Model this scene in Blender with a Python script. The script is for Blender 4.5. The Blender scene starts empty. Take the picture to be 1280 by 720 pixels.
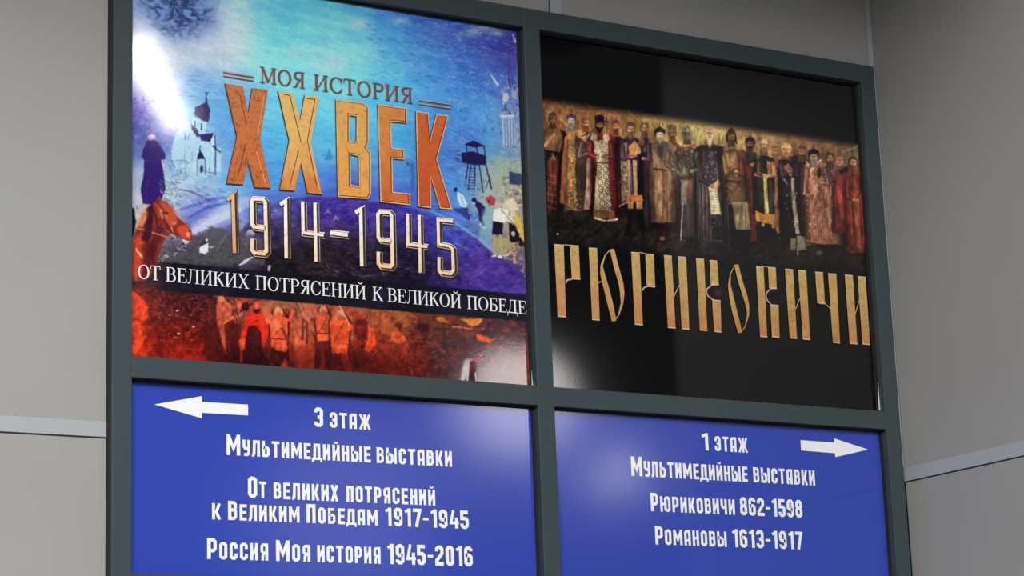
import bpy, math, random
import numpy as np
from mathutils import Matrix, Vector
from mathutils.geometry import tessellate_polygon

# ------------------------------------------------------------------ camera, world, lamps, exposure
SC = bpy.context.scene
COL = SC.collection
ZF = 2.74                                   # height above the floor of the cross rail's lower edge
F_PX, PITCH, YAW, ROLL = 2886.389, .228607, -.536741, .0361722
CX, CY, CZ = -2.101753, -5.429484, -1.139935 + ZF

def cam_matrix():
    cp, sp, cy, sy = math.cos(PITCH), math.sin(PITCH), math.cos(YAW), math.sin(YAW)
    cr, sr = math.cos(ROLL), math.sin(ROLL)
    Rz = np.array([[cy, -sy, 0], [sy, cy, 0], [0, 0, 1]])
    Rx = np.array([[1, 0, 0], [0, cp, -sp], [0, sp, cp]])
    Ry = np.array([[cr, 0, sr], [0, 1, 0], [-sr, 0, cr]])
    return Rz @ Rx @ Ry
RM = cam_matrix()
cd = bpy.data.cameras.new('camera'); cam = bpy.data.objects.new('camera', cd); COL.objects.link(cam)
cd.sensor_width = 36; cd.lens = F_PX / 1280 * 36; cd.clip_end = 100
m4 = Matrix(((RM[0, 0], RM[0, 2], -RM[0, 1], CX), (RM[1, 0], RM[1, 2], -RM[1, 1], CY), (RM[2, 0], RM[2, 2], -RM[2, 1], CZ), (0, 0, 0, 1)))
cam.matrix_world = m4
SC.camera = cam
SC.view_settings.view_transform = 'Standard'; SC.view_settings.look = 'None'
SC.view_settings.gamma = 1; SC.view_settings.exposure = 0.0; SC.view_settings.use_curve_mapping = False
wd = bpy.data.worlds.new('world'); SC.world = wd; wd.use_nodes = True
bg = wd.node_tree.nodes['Background']; bg.inputs[0].default_value = (.86, .93, 1, 1); bg.inputs[1].default_value = .12

def area(name, loc, target, size, power, color=(1, 1, 1), sy=None):
    l = bpy.data.lights.new(name, 'AREA'); l.energy = power; l.color = color
    l.shape = 'RECTANGLE' if sy else 'DISK'; l.size = size
    if sy: l.size_y = sy
    o = bpy.data.objects.new(name, l); COL.objects.link(o); o.location = loc
    o.rotation_euler = (Vector(target) - Vector(loc)).to_track_quat('-Z', 'Y').to_euler()
    return o
# the hall's broad ceiling light in front of the added overhang above the board
area('hall_ceiling_light', (-3.0, -7.2, ZF + 3.6), (-2.6, -6.6, 0), 5.0, 1560, (1, .99, .975), 4.6)
# ceiling lamps of the hall behind the camera, the ones mirrored in the glossy vinyl
def tube(name, a, b, target, width, power, color=(1, 1, 1)):
    """long narrow ceiling lamp from a to b"""
    a, b = Vector(a), Vector(b); ax = (b - a).normalized(); n = Vector(target) - (a + b) / 2
    zz = -(n - ax * n.dot(ax)).normalized(); yy = zz.cross(ax)
    o = area(name, (a + b) / 2, target, (b - a).length, power, color, width)
    o.matrix_world = Matrix(((ax.x, yy.x, zz.x, 0), (ax.y, yy.y, zz.y, 0), (ax.z, yy.z, zz.z, 0), (0, 0, 0, 1)))
    o.location = (a + b) / 2
tube('ceiling_lamp_near', (2.05, -5.2, ZF + 2.86), (2.84, -6.52, ZF + 2.86), (.1, 0, ZF + .8), .12, 24, (1, .97, 1))
area('ceiling_lamp_mid', (8.98, -13.1, ZF + 2.8), (1.1, 0, ZF), 1.0, 30, (1, .94, .93))
area('ceiling_lamp_far', (12.5, -16.8, ZF + 2.8), (1.4, 0, ZF - .2), .42, 9, (1, .92, .95))
area('ceiling_lamp_back', (10.8, -20.6, ZF + 2.8), (.6, 0, ZF - .3), 2.2, 18, (1, .93, .96))

# ------------------------------------------------------------------ pixel -> board plane
CAMP = np.array([CX, CY, CZ])
def at(u, v, Y=0.0):
    """point of the vertical plane y=Y seen at photo pixel (u, v)"""
    d = RM @ np.array([(u - 640) / F_PX, 1.0, (360 - v) / F_PX])
    return CAMP + (Y - CY) / d[1] * d
def to_px(X, Y, Z):
    d = np.stack([X - CX, np.zeros_like(X) + Y - CY, Z - CZ], -1) @ RM
    return 640 + F_PX * d[..., 0] / d[..., 1], 360 - F_PX * d[..., 2] / d[..., 1]

# ------------------------------------------------------------------ materials
def lin(c):
    c = np.asarray(c, float) / 255.0
    return np.where(c <= .04045, c / 12.92, ((c + .055) / 1.055) ** 2.4)
MATS = {}
def mat(name, rgb, rough=.5, noise=None, bump=None, spec=.5, specks=False, metal=0.0):
    """rgb: sRGB 0..255; noise: (scale, amount, second rgb); bump: (scale, strength, distance)"""
    if name in MATS: return MATS[name]
    m = bpy.data.materials.new(name); m.use_nodes = True; nt = m.node_tree; N = nt.nodes; K = nt.links
    b = N['Principled BSDF']; c = list(lin(rgb)) + [1]
    b.inputs['Base Color'].default_value = c; b.inputs['Roughness'].default_value = rough
    b.inputs['Specular IOR Level'].default_value = spec; b.inputs['Metallic'].default_value = metal
    tc = N.new('ShaderNodeTexCoord')
    if noise:
        n = N.new('ShaderNodeTexNoise'); n.inputs['Scale'].default_value = noise[0]; n.inputs['Detail'].default_value = 6
        K.new(tc.outputs['Object'], n.inputs['Vector'])
        r = N.new('ShaderNodeValToRGB'); r.color_ramp.elements[0].position = .5 - noise[1]; r.color_ramp.elements[1].position = .5 + noise[1]
        r.color_ramp.elements[0].color = c; r.color_ramp.elements[1].color = list(lin(noise[2])) + [1]
        K.new(n.outputs['Fac'], r.inputs['Fac']); out = r.outputs['Color']
        if specks:
            v = N.new('ShaderNodeTexVoronoi'); v.inputs['Scale'].default_value = 9; v.feature = 'F1'
            K.new(tc.outputs['Object'], v.inputs['Vector'])
            mr = N.new('ShaderNodeMapRange'); mr.inputs['From Min'].default_value = .018; mr.inputs['From Max'].default_value = .03
            mr.inputs['To Min'].default_value = .45; mr.inputs['To Max'].default_value = 0
            K.new(v.outputs['Distance'], mr.inputs['Value'])
            mx = N.new('ShaderNodeMixRGB'); mx.inputs['Color2'].default_value = (.12, .11, .10, 1)
            K.new(mr.outputs['Result'], mx.inputs['Fac']); K.new(out, mx.inputs['Color1']); out = mx.outputs['Color']
        K.new(out, b.inputs['Base Color'])
    if bump:
        n = N.new('ShaderNodeTexNoise'); n.inputs['Scale'].default_value = bump[0]; n.inputs['Detail'].default_value = 3
        K.new(tc.outputs['Object'], n.inputs['Vector'])
        bp = N.new('ShaderNodeBump'); bp.inputs['Strength'].default_value = bump[1]; bp.inputs['Distance'].default_value = bump[2]
        K.new(n.outputs['Fac'], bp.inputs['Height']); K.new(bp.outputs['Normal'], b.inputs['Normal'])
    MATS[name] = m
    return m
def print_mat(name, rough, bump):
    m = bpy.data.materials.new(name); m.use_nodes = True; nt = m.node_tree; N = nt.nodes; K = nt.links
    b = N['Principled BSDF']; b.inputs['Roughness'].default_value = rough
    a = N.new('ShaderNodeAttribute'); a.attribute_name = 'ink'; K.new(a.outputs['Color'], b.inputs['Base Color'])
    tc = N.new('ShaderNodeTexCoord'); n = N.new('ShaderNodeTexNoise'); n.inputs['Scale'].default_value = bump[0]; n.inputs['Detail'].default_value = 3
    K.new(tc.outputs['Object'], n.inputs['Vector'])
    bp = N.new('ShaderNodeBump'); bp.inputs['Strength'].default_value = bump[1]; bp.inputs['Distance'].default_value = bump[2]
    K.new(n.outputs['Fac'], bp.inputs['Height']); K.new(bp.outputs['Normal'], b.inputs['Normal'])
    return m

def gilt(name, top, bottom, z0, z1, dirt, amount=.12, rough=.35):
    """printed gold lettering: a vertical colour run from bottom to top with stains in it"""
    m = bpy.data.materials.new(name); m.use_nodes = True; nt = m.node_tree; N = nt.nodes; K = nt.links
    b = N['Principled BSDF']; b.inputs['Roughness'].default_value = rough
    g = N.new('ShaderNodeNewGeometry'); s = N.new('ShaderNodeSeparateXYZ'); K.new(g.outputs['Position'], s.inputs[0])
    mr = N.new('ShaderNodeMapRange'); mr.inputs['From Min'].default_value = z0; mr.inputs['From Max'].default_value = z1
    K.new(s.outputs['Z'], mr.inputs['Value'])
    n1 = N.new('ShaderNodeTexNoise'); n1.inputs['Scale'].default_value = 26; n1.inputs['Detail'].default_value = 5
    K.new(g.outputs['Position'], n1.inputs['Vector'])
    ad = N.new('ShaderNodeMath'); ad.operation = 'MULTIPLY_ADD'; ad.inputs[1].default_value = 1.2
    K.new(n1.outputs['Fac'], ad.inputs[0])
    sb = N.new('ShaderNodeMath'); sb.operation = 'SUBTRACT'; sb.inputs[1].default_value = .6
    K.new(mr.outputs['Result'], sb.inputs[0]); K.new(sb.outputs[0], ad.inputs[2])
    mx = N.new('ShaderNodeMixRGB'); mx.inputs['Color1'].default_value = list(lin(bottom)) + [1]; mx.inputs['Color2'].default_value = list(lin(top)) + [1]
    cl = N.new('ShaderNodeClamp'); K.new(ad.outputs[0], cl.inputs[0]); K.new(cl.outputs[0], mx.inputs['Fac'])
    n2 = N.new('ShaderNodeTexNoise'); n2.inputs['Scale'].default_value = 95; n2.inputs['Detail'].default_value = 6; n2.inputs['Roughness'].default_value = .7
    K.new(g.outputs['Position'], n2.inputs['Vector'])
    r = N.new('ShaderNodeValToRGB'); r.color_ramp.elements[0].position = .5; r.color_ramp.elements[1].position = .5 + amount + .08
    r.color_ramp.elements[0].color = (0, 0, 0, 1); r.color_ramp.elements[1].color = (.85, .85, .85, 1)
    K.new(n2.outputs['Fac'], r.inputs['Fac'])
    mx2 = N.new('ShaderNodeMixRGB'); mx2.inputs['Color2'].default_value = list(lin(dirt)) + [1]
    K.new(r.outputs['Color'], mx2.inputs['Fac']); K.new(mx.outputs['Color'], mx2.inputs['Color1'])
    K.new(mx2.outputs['Color'], b.inputs['Base Color'])
    return m

# ------------------------------------------------------------------ mesh helpers
def tag(o, label=None, cat=None, kind=None, group=None):
    if label: o['label'] = label
    if cat: o['category'] = cat
    if kind: o['kind'] = kind
    if group: o['group'] = group
    return o
def link(name, me, parent=None):
    o = bpy.data.objects.new(name, me); COL.objects.link(o)
    if parent is not None:
        o.parent = parent; o.matrix_parent_inverse = Matrix.Translation(parent.location).inverted()
    return o
class MB:
    def __init__(s): s.v = []; s.f = []; s.mi = []
    def add(s, vs, fs, mi=0):
        k = len(s.v); s.v += [tuple(float(q) for q in p) for p in vs]
        for f in fs: s.f.append(tuple(i + k for i in f)); s.mi.append(mi)
    def box(s, x0, x1, y0, y1, z0, z1, bev=0.0, mi=0):
        if bev <= 0:
            vs = [(x, y, z) for x in (x0, x1) for y in (y0, y1) for z in (z0, z1)]
            s.add(vs, [(0, 1, 3, 2), (4, 6, 7, 5), (0, 4, 5, 1), (2, 3, 7, 6), (0, 2, 6, 4), (1, 5, 7, 3)], mi); return
        import bmesh
        bm = bmesh.new(); bmesh.ops.create_cube(bm, size=1)
        for v in bm.verts:
            v.co.x = (x0 + x1) / 2 + v.co.x * (x1 - x0); v.co.y = (y0 + y1) / 2 + v.co.y * (y1 - y0); v.co.z = (z0 + z1) / 2 + v.co.z * (z1 - z0)
        bmesh.ops.bevel(bm, geom=bm.edges[:], offset=bev, segments=2, profile=.5, affect='EDGES')
        bm.verts.ensure_lookup_table()
        s.add([v.co for v in bm.verts], [tuple(v.index for v in f.verts) for f in bm.faces], mi); bm.free()
    def build(s, name, mats, parent=None, smooth=False):
        me = bpy.data.meshes.new(name); me.from_pydata(s.v, [], s.f); me.validate(); me.update()
        for m in (mats if isinstance(mats, (list, tuple)) else [mats]): me.materials.append(m)
        me.polygons.foreach_set('material_index', s.mi[:len(me.polygons)])
        if smooth: me.polygons.foreach_set('use_smooth', [True] * len(me.polygons))
        return link(name, me, parent)

# flat shapes lying on a plane y=Y (Y grows away from the viewer): 2-D points are (x, z) in metres
def prism(mb, loops, Y, th, mi=0):
    """loops: outer loop then holes"""
    flat = [p for l in loops for p in l]
    tris = tessellate_polygon([[Vector((p[0], p[1], 0)) for p in l] for l in loops])
    front = [(p[0], Y - th, p[1]) for p in flat]; back = [(p[0], Y, p[1]) for p in flat]
    fs = []
    for a, b, c in tris:
        pa, pb, pc = flat[a], flat[b], flat[c]
        ar = (pb[0] - pa[0]) * (pc[1] - pa[1]) - (pb[1] - pa[1]) * (pc[0] - pa[0])
        fs.append((a, b, c) if ar > 0 else (a, c, b))
    n = len(flat); k = 0
    for l in loops:
        m = len(l); ar = sum(l[i][0] * l[(i + 1) % m][1] - l[(i + 1) % m][0] * l[i][1] for i in range(m))
        first = l is loops[0]
        for i in range(m):
            a, b = k + i, k + (i + 1) % m
            fs.append((a, a + n, b + n, b) if (ar > 0) == first else (a, b, b + n, a + n))
        k += m
    mb.add(front + back, fs, mi)
def ribbon(pts, w, closed=False):
    """outline quads of a polyline with mitred joints; w a number or one per point. returns left, right point lists"""
    n = len(pts); ws = w if isinstance(w, (list, tuple)) else [w] * n
    L, R_ = [], []
    for i in range(n):
        p = np.array(pts[i], float)
        a = np.array(pts[i - 1], float) if (i > 0 or closed) else None
        b = np.array(pts[(i + 1) % n], float) if (i < n - 1 or closed) else None
        d1 = (p - a) / max(np.linalg.norm(p - a), 1e-9) if a is not None else None
        d2 = (b - p) / max(np.linalg.norm(b - p), 1e-9) if b is not None else None
        if d1 is None: d1 = d2
        if d2 is None: d2 = d1
        nn = np.array([-(d1 + d2)[1], (d1 + d2)[0]]); nn = nn / max(np.linalg.norm(nn), 1e-9)
        n1 = np.array([-d1[1], d1[0]]); k = 1 / max(.45, float(nn @ n1))
        L.append(p + nn * ws[i] / 2 * k); R_.append(p - nn * ws[i] / 2 * k)
    return L, R_
def stroke_prism(mb, pts, w, closed, Y, th, mi=0):
    L, R_ = ribbon(pts, w, closed); n = len(pts); vs = []
    for l, r in zip(L, R_): vs += [(l[0], Y - th, l[1]), (r[0], Y - th, r[1]), (r[0], Y, r[1]), (l[0], Y, l[1])]
    fs = []
    for i in range(n if closed else n - 1):
        a, b = 4 * i, 4 * ((i + 1) % n)
        fs += [(a, a + 1, b + 1, b), (a + 1, a + 2, b + 2, b + 1), (a + 3, a, b, b + 3)]
    if not closed: k = 4 * (n - 1); fs += [(0, 3, 2, 1), (k, k + 1, k + 2, k + 3)]
    mb.add(vs, fs, mi)
def inset(loop, d):
    n = len(loop); ar = sum(loop[i][0] * loop[(i + 1) % n][1] - loop[(i + 1) % n][0] * loop[i][1] for i in range(n))
    sg = 1 if ar > 0 else -1
    L, R_ = ribbon(loop, 2 * d, True)
    return L if sg > 0 else R_

# ------------------------------------------------------------------ key measures of the board (metres, measured on the photograph)
XS = [(-.0527, 0.0), (1.2, 1.254), (2.4436, 2.4992)]                 # the three uprights
ZC0, ZC1, ZT0, ZT1, ZB1, ZB0 = ZF, ZF + .0557, ZF + 1.1155, ZF + 1.1743, ZF - .4964, ZF - .552
YW = .0336                                                           # face of the wall cladding; the board's front is y=0
XR = 2.5268                                                            # the side wall's face
YP = .0285                                                           # face of the printed sheets

# ------------------------------------------------------------------ setting
M_wall = mat('cladding_paint', (156, 155, 153), .55, (3.0, .3, (150, 149, 147)), (260, .06, .001), specks=True)
M_trim = mat('cladding_trim', (166, 172, 176), .4, (8, .3, (160, 166, 170)))
M_gap = mat('joint_shadow_gap', (30, 30, 31), .8)
M_floor = mat('hall_floor', (120, 112, 104), .35, (2.5, .25, (104, 98, 92)))
HT = ZF + 1.87
mb = MB(); mb.box(-6, XR + .06, YW + .012, YW + .12, 0, HT); wall = mb.build('wall_back', M_gap)
tag(wall, 'grey clad wall that the framed board hangs on', 'wall', 'structure')
ZJ = ZF - .1321                                                      # middle of the horizontal joint
xj = [-5.87, -4.67, -3.47, -2.27, -1.07, .13, 1.333, XR - .002]
def panel(parent, axis, a0, a1, z0, z1):
    mb = MB()
    if axis == 'x': mb.box(a0 + .003, a1 - .003, YW, YW + .011, z0 + .003, z1 - .003, .0012)
    else: mb.box(XR, XR + .011, a0 + .003, a1 - .003, z0 + .003, z1 - .003, .0012)
    return mb.build('wall_panel', M_wall, parent)
for a, b in zip(xj[:-1], xj[1:]):
    for z0, z1 in ((0, ZJ), (ZJ, HT)): panel(wall, 'x', a, b, z0, z1)
mb = MB(); mb.box(XR + .012, XR + .12, -1.19, YW + .011, 0, HT); wallr = mb.build('wall_right', M_gap)
tag(wallr, 'grey clad side wall to the right of the board', 'wall', 'structure')
yj = [YW - .002, -1.17]
for b, a in zip(yj[:-1], yj[1:]):
    for z0, z1 in ((0, ZJ), (ZJ, HT)): panel(wallr, 'y', a, b, z0, z1)
# cover strips over the joints
def trim(n, label, boxes):
    mb = MB()
    for b in boxes: mb.box(*b, .0008, 0)
    return tag(mb.build('trim_%d' % n, M_trim), label, 'trim', 'structure')
trim(1, 'pale horizontal cover strip across the wall left of the board', [(-6, XR - .003, YW - .0032, YW - .0002, ZF - .152, ZF - .1125)])
trim(2, 'pale horizontal cover strip on the side wall right of the board', [(XR - .0032, XR - .0002, -1.16, YW - .0035, ZF - .1535, ZF - .1115)])
trim(3, 'faint vertical cover strip above the middle of the board', [(1.312, 1.353, YW - .0032, YW - .0002, ZF - .1105, HT)])
trim(4, 'pale vertical corner strip above the right end of the board', [(XR - .021, XR - .0005, YW - .006, YW - .0002, ZF - .1105, HT)])
trim(5, 'vertical cover strip hidden behind the left half of the board', [(.109, .150, YW - .0032, YW - .0002, ZT1 + .2, HT)])
for k, (n, x) in enumerate(((6, -1.07), (7, -2.27))):
    trim(n, ['vertical cover strip on the wall beside the board', 'vertical cover strip farther left on the wall'][k], [(x - .0205, x + .0205, YW - .0032, YW - .0002, ZF - .1105, HT)])
# thin shadow joint under the horizontal strips
def joint(n, label, b):
    mb = MB(); mb.box(*b); tag(mb.build('trim_%d' % n, M_gap), label, 'trim', 'structure')
joint(8, 'thin dark joint under the cover strip left of the board', (-6, XR - .003, YW - .0014, YW - .0001, ZF - .1552, ZF - .1524))
joint(9, 'thin dark joint under the cover strip on the side wall', (XR - .0014, XR - .0001, -1.16, YW - .0035, ZF - .1567, ZF - .1539))
joint(10, 'thin dark joint beside the faint vertical strip above the board', (1.3095, 1.3116, YW - .0014, YW - .0001, ZF - .1105, HT))
mb = MB(); mb.box(-6, XR + .12, -7, YW + .12, -.1, 0); tag(mb.build('floor', M_floor), 'hall floor below the board', 'floor', 'structure')
mb = MB(); mb.box(-6, XR + .12, -2.0, YW + .12, HT + .001, HT + .15); tag(mb.build('ceiling', M_wall), 'unseen overhang above the board, added to shade the upper wall', 'ceiling', 'structure')  # slab added out of view to cut the light on the upper wall

# ------------------------------------------------------------------ the metal frame
M_frame = mat('grey_powder_coat', (60, 72, 75), .45, (300, .3, (56, 68, 71)), (900, .08, .0005), spec=.3)
M_gasket = mat('black_gasket', (16, 16, 18), .7)
fr = bpy.data.objects.new('sign_frame', None); COL.objects.link(fr); fr.location = (1.2, YW, ZB0)
tag(fr, 'dark grey square-tube metal frame with four fields, fixed to the wall', 'frame')
YFB = YW - .0003
fr_back = YFB
for x0, x1 in XS:
    mb = MB(); mb.box(x0, x1, 0, YFB - .003, ZB0 - .0, ZT1, .0016); mb.build('upright', M_frame, fr)
for (a, b) in ((0, 1), (1, 2)):
    x0, x1 = XS[a][1] + .0004, XS[b][0] - .0004
    for z0, z1, nm in ((ZT0, ZT1, 'top_rail'), (ZC0, ZC1, 'cross_rail'), (ZB0, ZB1, 'bottom_rail')):
        mb = MB(); mb.box(x0, x1, .0004, YFB - .003, z0, z1, .0012); mb.build(nm, M_frame, fr)
# black rubber gasket round every field and the black seal along the frame's left side
for (x0, x1) in ((0, 1.2), (1.254, 2.4436)):
    for (z0, z1) in ((ZC1, ZT0), (ZB1, ZC0)):
        mb = MB(); g = .0087
        mb.box(x0 + .0002, x0 + .001, YP - .004, YP + .001, z0, z1); mb.box(x1 - g, x1 - .0002, YP - .0055, YP - .0012, z0, z1)
        mb.box(x0 + .001, x1 - g, YP - .007, YP - .0008, z1 - .006, z1 - .0002)
        mb.build('gasket', M_gasket, fr)
mb = MB(); mb.box(XS[0][0] - .0002, XS[0][0] - .0038, .014, YFB, ZB0, ZT1 - .01)
mb.build('seal_strip', M_gasket, fr)
# lighter sealant bead on top of the frame
M_seal = mat('sealant_bead', (150, 146, 140), .5, (60, .2, (110, 106, 100)))
mb = MB()
rs = random.Random(4)
x = .1
while x < 2.49:
    l = rs.uniform(.05, .28); h = rs.uniform(.001, .0035)
    mb.box(x, min(x + l, 2.498), YFB - .008, YFB - .0004, ZT1 + .0002, ZT1 + h + .001, 0); x += l + rs.uniform(.0, .06)
mb.build('sealant_bead', M_seal, fr)

# ------------------------------------------------------------------ painting the prints (numpy, in sRGB, coordinates are photo pixels)
class Canvas:
    S = 1.6
    def __init__(s, x0, y0, x1, y1, seed=1):
        s.x0, s.y0 = x0, y0; s.W = int((x1 - x0) * s.S); s.H = int((y1 - y0) * s.S)
        s.a = np.zeros((s.H, s.W, 3), np.float32)
        yy, xx = np.mgrid[0:s.H, 0:s.W]
        s.X = (xx / s.S + x0).astype(np.float32); s.Y = (yy / s.S + y0).astype(np.float32)
        s.rng = np.random.default_rng(seed)
    def noise(s, sx, sy=None, seed=0, ang=0.0, X=None, Y=None, octs=4, gain=.55):
        """smooth noise about 0, feature size sx by sy pixels, direction ang"""
        sy = sy or sx; X = s.X if X is None else X; Y = s.Y if Y is None else Y
        c, n = math.cos(ang), math.sin(ang); U = (X * c + Y * n) / sx; V = (-X * n + Y * c) / sy
        out = np.zeros_like(U); amp = 1; tot = 0
        for o in range(octs):
            r = np.random.default_rng(seed * 131 + o); T = r.random((64, 64)).astype(np.float32) * 2 - 1
            u = U * 2 ** o + 100.3; v = V * 2 ** o + 77.7
            iu = np.floor(u).astype(int); iv = np.floor(v).astype(int); fu = u - iu; fv = v - iv
            fu = fu * fu * (3 - 2 * fu); fv = fv * fv * (3 - 2 * fv)
            g = lambda a, b: T[(iv + b) % 64, (iu + a) % 64]
            out += amp * ((g(0, 0) * (1 - fu) + g(1, 0) * fu) * (1 - fv) + (g(0, 1) * (1 - fu) + g(1, 1) * fu) * fv)
            tot += amp; amp *= gain
        return out / tot * 1.6
    def field(s, pts, sig=28, X=None, Y=None):
        """smooth colour field through scattered samples (x, y, r, g, b)"""
        X = s.X if X is None else X; Y = s.Y if Y is None else Y
        num = np.zeros(X.shape + (3,), np.float32); den = np.full(X.shape, 1e-12, np.float32)
        for x, y, r, g, b in pts:
            d2 = ((X - x) ** 2 + (Y - y) ** 2) / sig ** 2; w = np.exp(-.5 * d2) + 1e-5 / (1 + d2) ** 2
            den += w; num += w[..., None] * np.array([r, g, b], np.float32)
        return num / den[..., None] / 255
    def box(s, x0, y0, x1, y1, pad=3):
        i0 = max(0, int((y0 - pad - s.y0) * s.S)); i1 = min(s.H, int((y1 + pad - s.y0) * s.S) + 1)
        j0 = max(0, int((x0 - pad - s.x0) * s.S)); j1 = min(s.W, int((x1 + pad - s.x0) * s.S) + 1)
        return (slice(i0, max(i0, i1)), slice(j0, max(j0, j1)))
    def blend(s, sl, m, col):
        if m.size == 0: return
        c = np.asarray(col, np.float32)
        if c.ndim == 1: c = c / 255
        s.a[sl] += (c - s.a[sl]) * m[..., None]
    def poly(s, P, col, al=1.0, soft=.8, rag=0, seed=3):
        """filled polygon with soft edge; rag pixels of ragged outline"""
        P = np.array(P, float); sl = s.box(P[:, 0].min(), P[:, 1].min(), P[:, 0].max(), P[:, 1].max(), 3 + rag)
        X, Y = s.X[sl], s.Y[sl]
        if X.size == 0: return None
        if rag:
            X = X + s.noise(5, seed=seed, X=X, Y=Y) * rag; Y = Y + s.noise(5, seed=seed + 9, X=s.X[sl], Y=s.Y[sl]) * rag
        ins = np.zeros(X.shape, bool); dist = np.full(X.shape, 1e9)
        for i in range(len(P)):
            (ax, ay), (bx, by) = P[i], P[(i + 1) % len(P)]
            cond = ((ay > Y) != (by > Y)) & (X < (bx - ax) * (Y - ay) / (by - ay + 1e-12) + ax); ins ^= cond
            L2 = (bx - ax) ** 2 + (by - ay) ** 2 + 1e-9
            t = np.clip(((X - ax) * (bx - ax) + (Y - ay) * (by - ay)) / L2, 0, 1)
            dist = np.minimum(dist, np.hypot(X - ax - t * (bx - ax), Y - ay - t * (by - ay)))
        sd = np.where(ins, dist, -dist); m = np.clip(sd / soft + .5, 0, 1) * al
        s.blend(sl, m, col); return sl, m
    def line(s, P, w, col, al=1.0, soft=.8):
        P = np.array(P, float)
        ws = w if isinstance(w, (list, tuple)) else [w] * len(P)
        sl = s.box(P[:, 0].min(), P[:, 1].min(), P[:, 0].max(), P[:, 1].max(), 2 + max(ws))
        X, Y = s.X[sl], s.Y[sl]
        if X.size == 0: return
        sd = np.full(X.shape, -1e9)
        for i in range(len(P) - 1):
            (ax, ay), (bx, by) = P[i], P[i + 1]; L2 = (bx - ax) ** 2 + (by - ay) ** 2 + 1e-9
            t = np.clip(((X - ax) * (bx - ax) + (Y - ay) * (by - ay)) / L2, 0, 1)
            sd = np.maximum(sd, (ws[i] * (1 - t) + ws[i + 1] * t) / 2 - np.hypot(X - ax - t * (bx - ax), Y - ay - t * (by - ay)))
        s.blend(sl, np.clip(sd / soft + .5, 0, 1) * al, col)
    def oval(s, x, y, rx, ry, col, al=1.0, soft=.15, ang=0.0):
        q = max(rx, ry); sl = s.box(x - q, y - q, x + q, y + q); X, Y = s.X[sl] - x, s.Y[sl] - y
        c, n = math.cos(ang), math.sin(ang)
        r = np.hypot((X * c + Y * n) / rx, (-X * n + Y * c) / ry)
        s.blend(sl, np.clip((1 + soft / 2 - r) / soft, 0, 1) * al, col)
    def glow(s, x, y, rx, ry, col, al):
        sl = s.box(x - 2.5 * rx, y - 2.5 * ry, x + 2.5 * rx, y + 2.5 * ry)
        s.blend(sl, np.exp(-((s.X[sl] - x) / rx) ** 2 - ((s.Y[sl] - y) / ry) ** 2) * al, col)
    def dabs(s, reg, n, cols, l=(3, 8), w=(.8, 2), ang=0.0, dang=.5, al=.6, seed=1, inside=None):
        """loose brush strokes scattered over a region (x0, y0, x1, y1)"""
        r = random.Random(seed)
        for _ in range(n):
            x, y = r.uniform(reg[0], reg[2]), r.uniform(reg[1], reg[3])
            if inside and not inside(x, y): continue
            a = ang + r.uniform(-dang, dang); L = r.uniform(*l); k = r.uniform(-.2, .2) * L
            dx, dy = math.cos(a) * L / 2, math.sin(a) * L / 2
            s.line([(x - dx, y - dy), (x - dy * k / L, y + dx * k / L), (x + dx, y + dy)], [.4, r.uniform(*w), .4], r.choice(cols), al * r.uniform(.5, 1))
    def sample(s, U, V):
        fx = np.clip((U - s.x0) * s.S, 0, s.W - 1.01); fy = np.clip((V - s.y0) * s.S, 0, s.H - 1.01)
        ix = fx.astype(int); iy = fy.astype(int); tx = (fx - ix)[..., None]; ty = (fy - iy)[..., None]
        A = s.a
        return (A[iy, ix] * (1 - tx) + A[iy, ix + 1] * tx) * (1 - ty) + (A[iy + 1, ix] * (1 - tx) + A[iy + 1, ix + 1] * tx) * ty

def grid(rows, xs):
    return [(x, y) + tuple(c) for y, cs in rows for x, c in zip(xs, cs) if c is not None]

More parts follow.
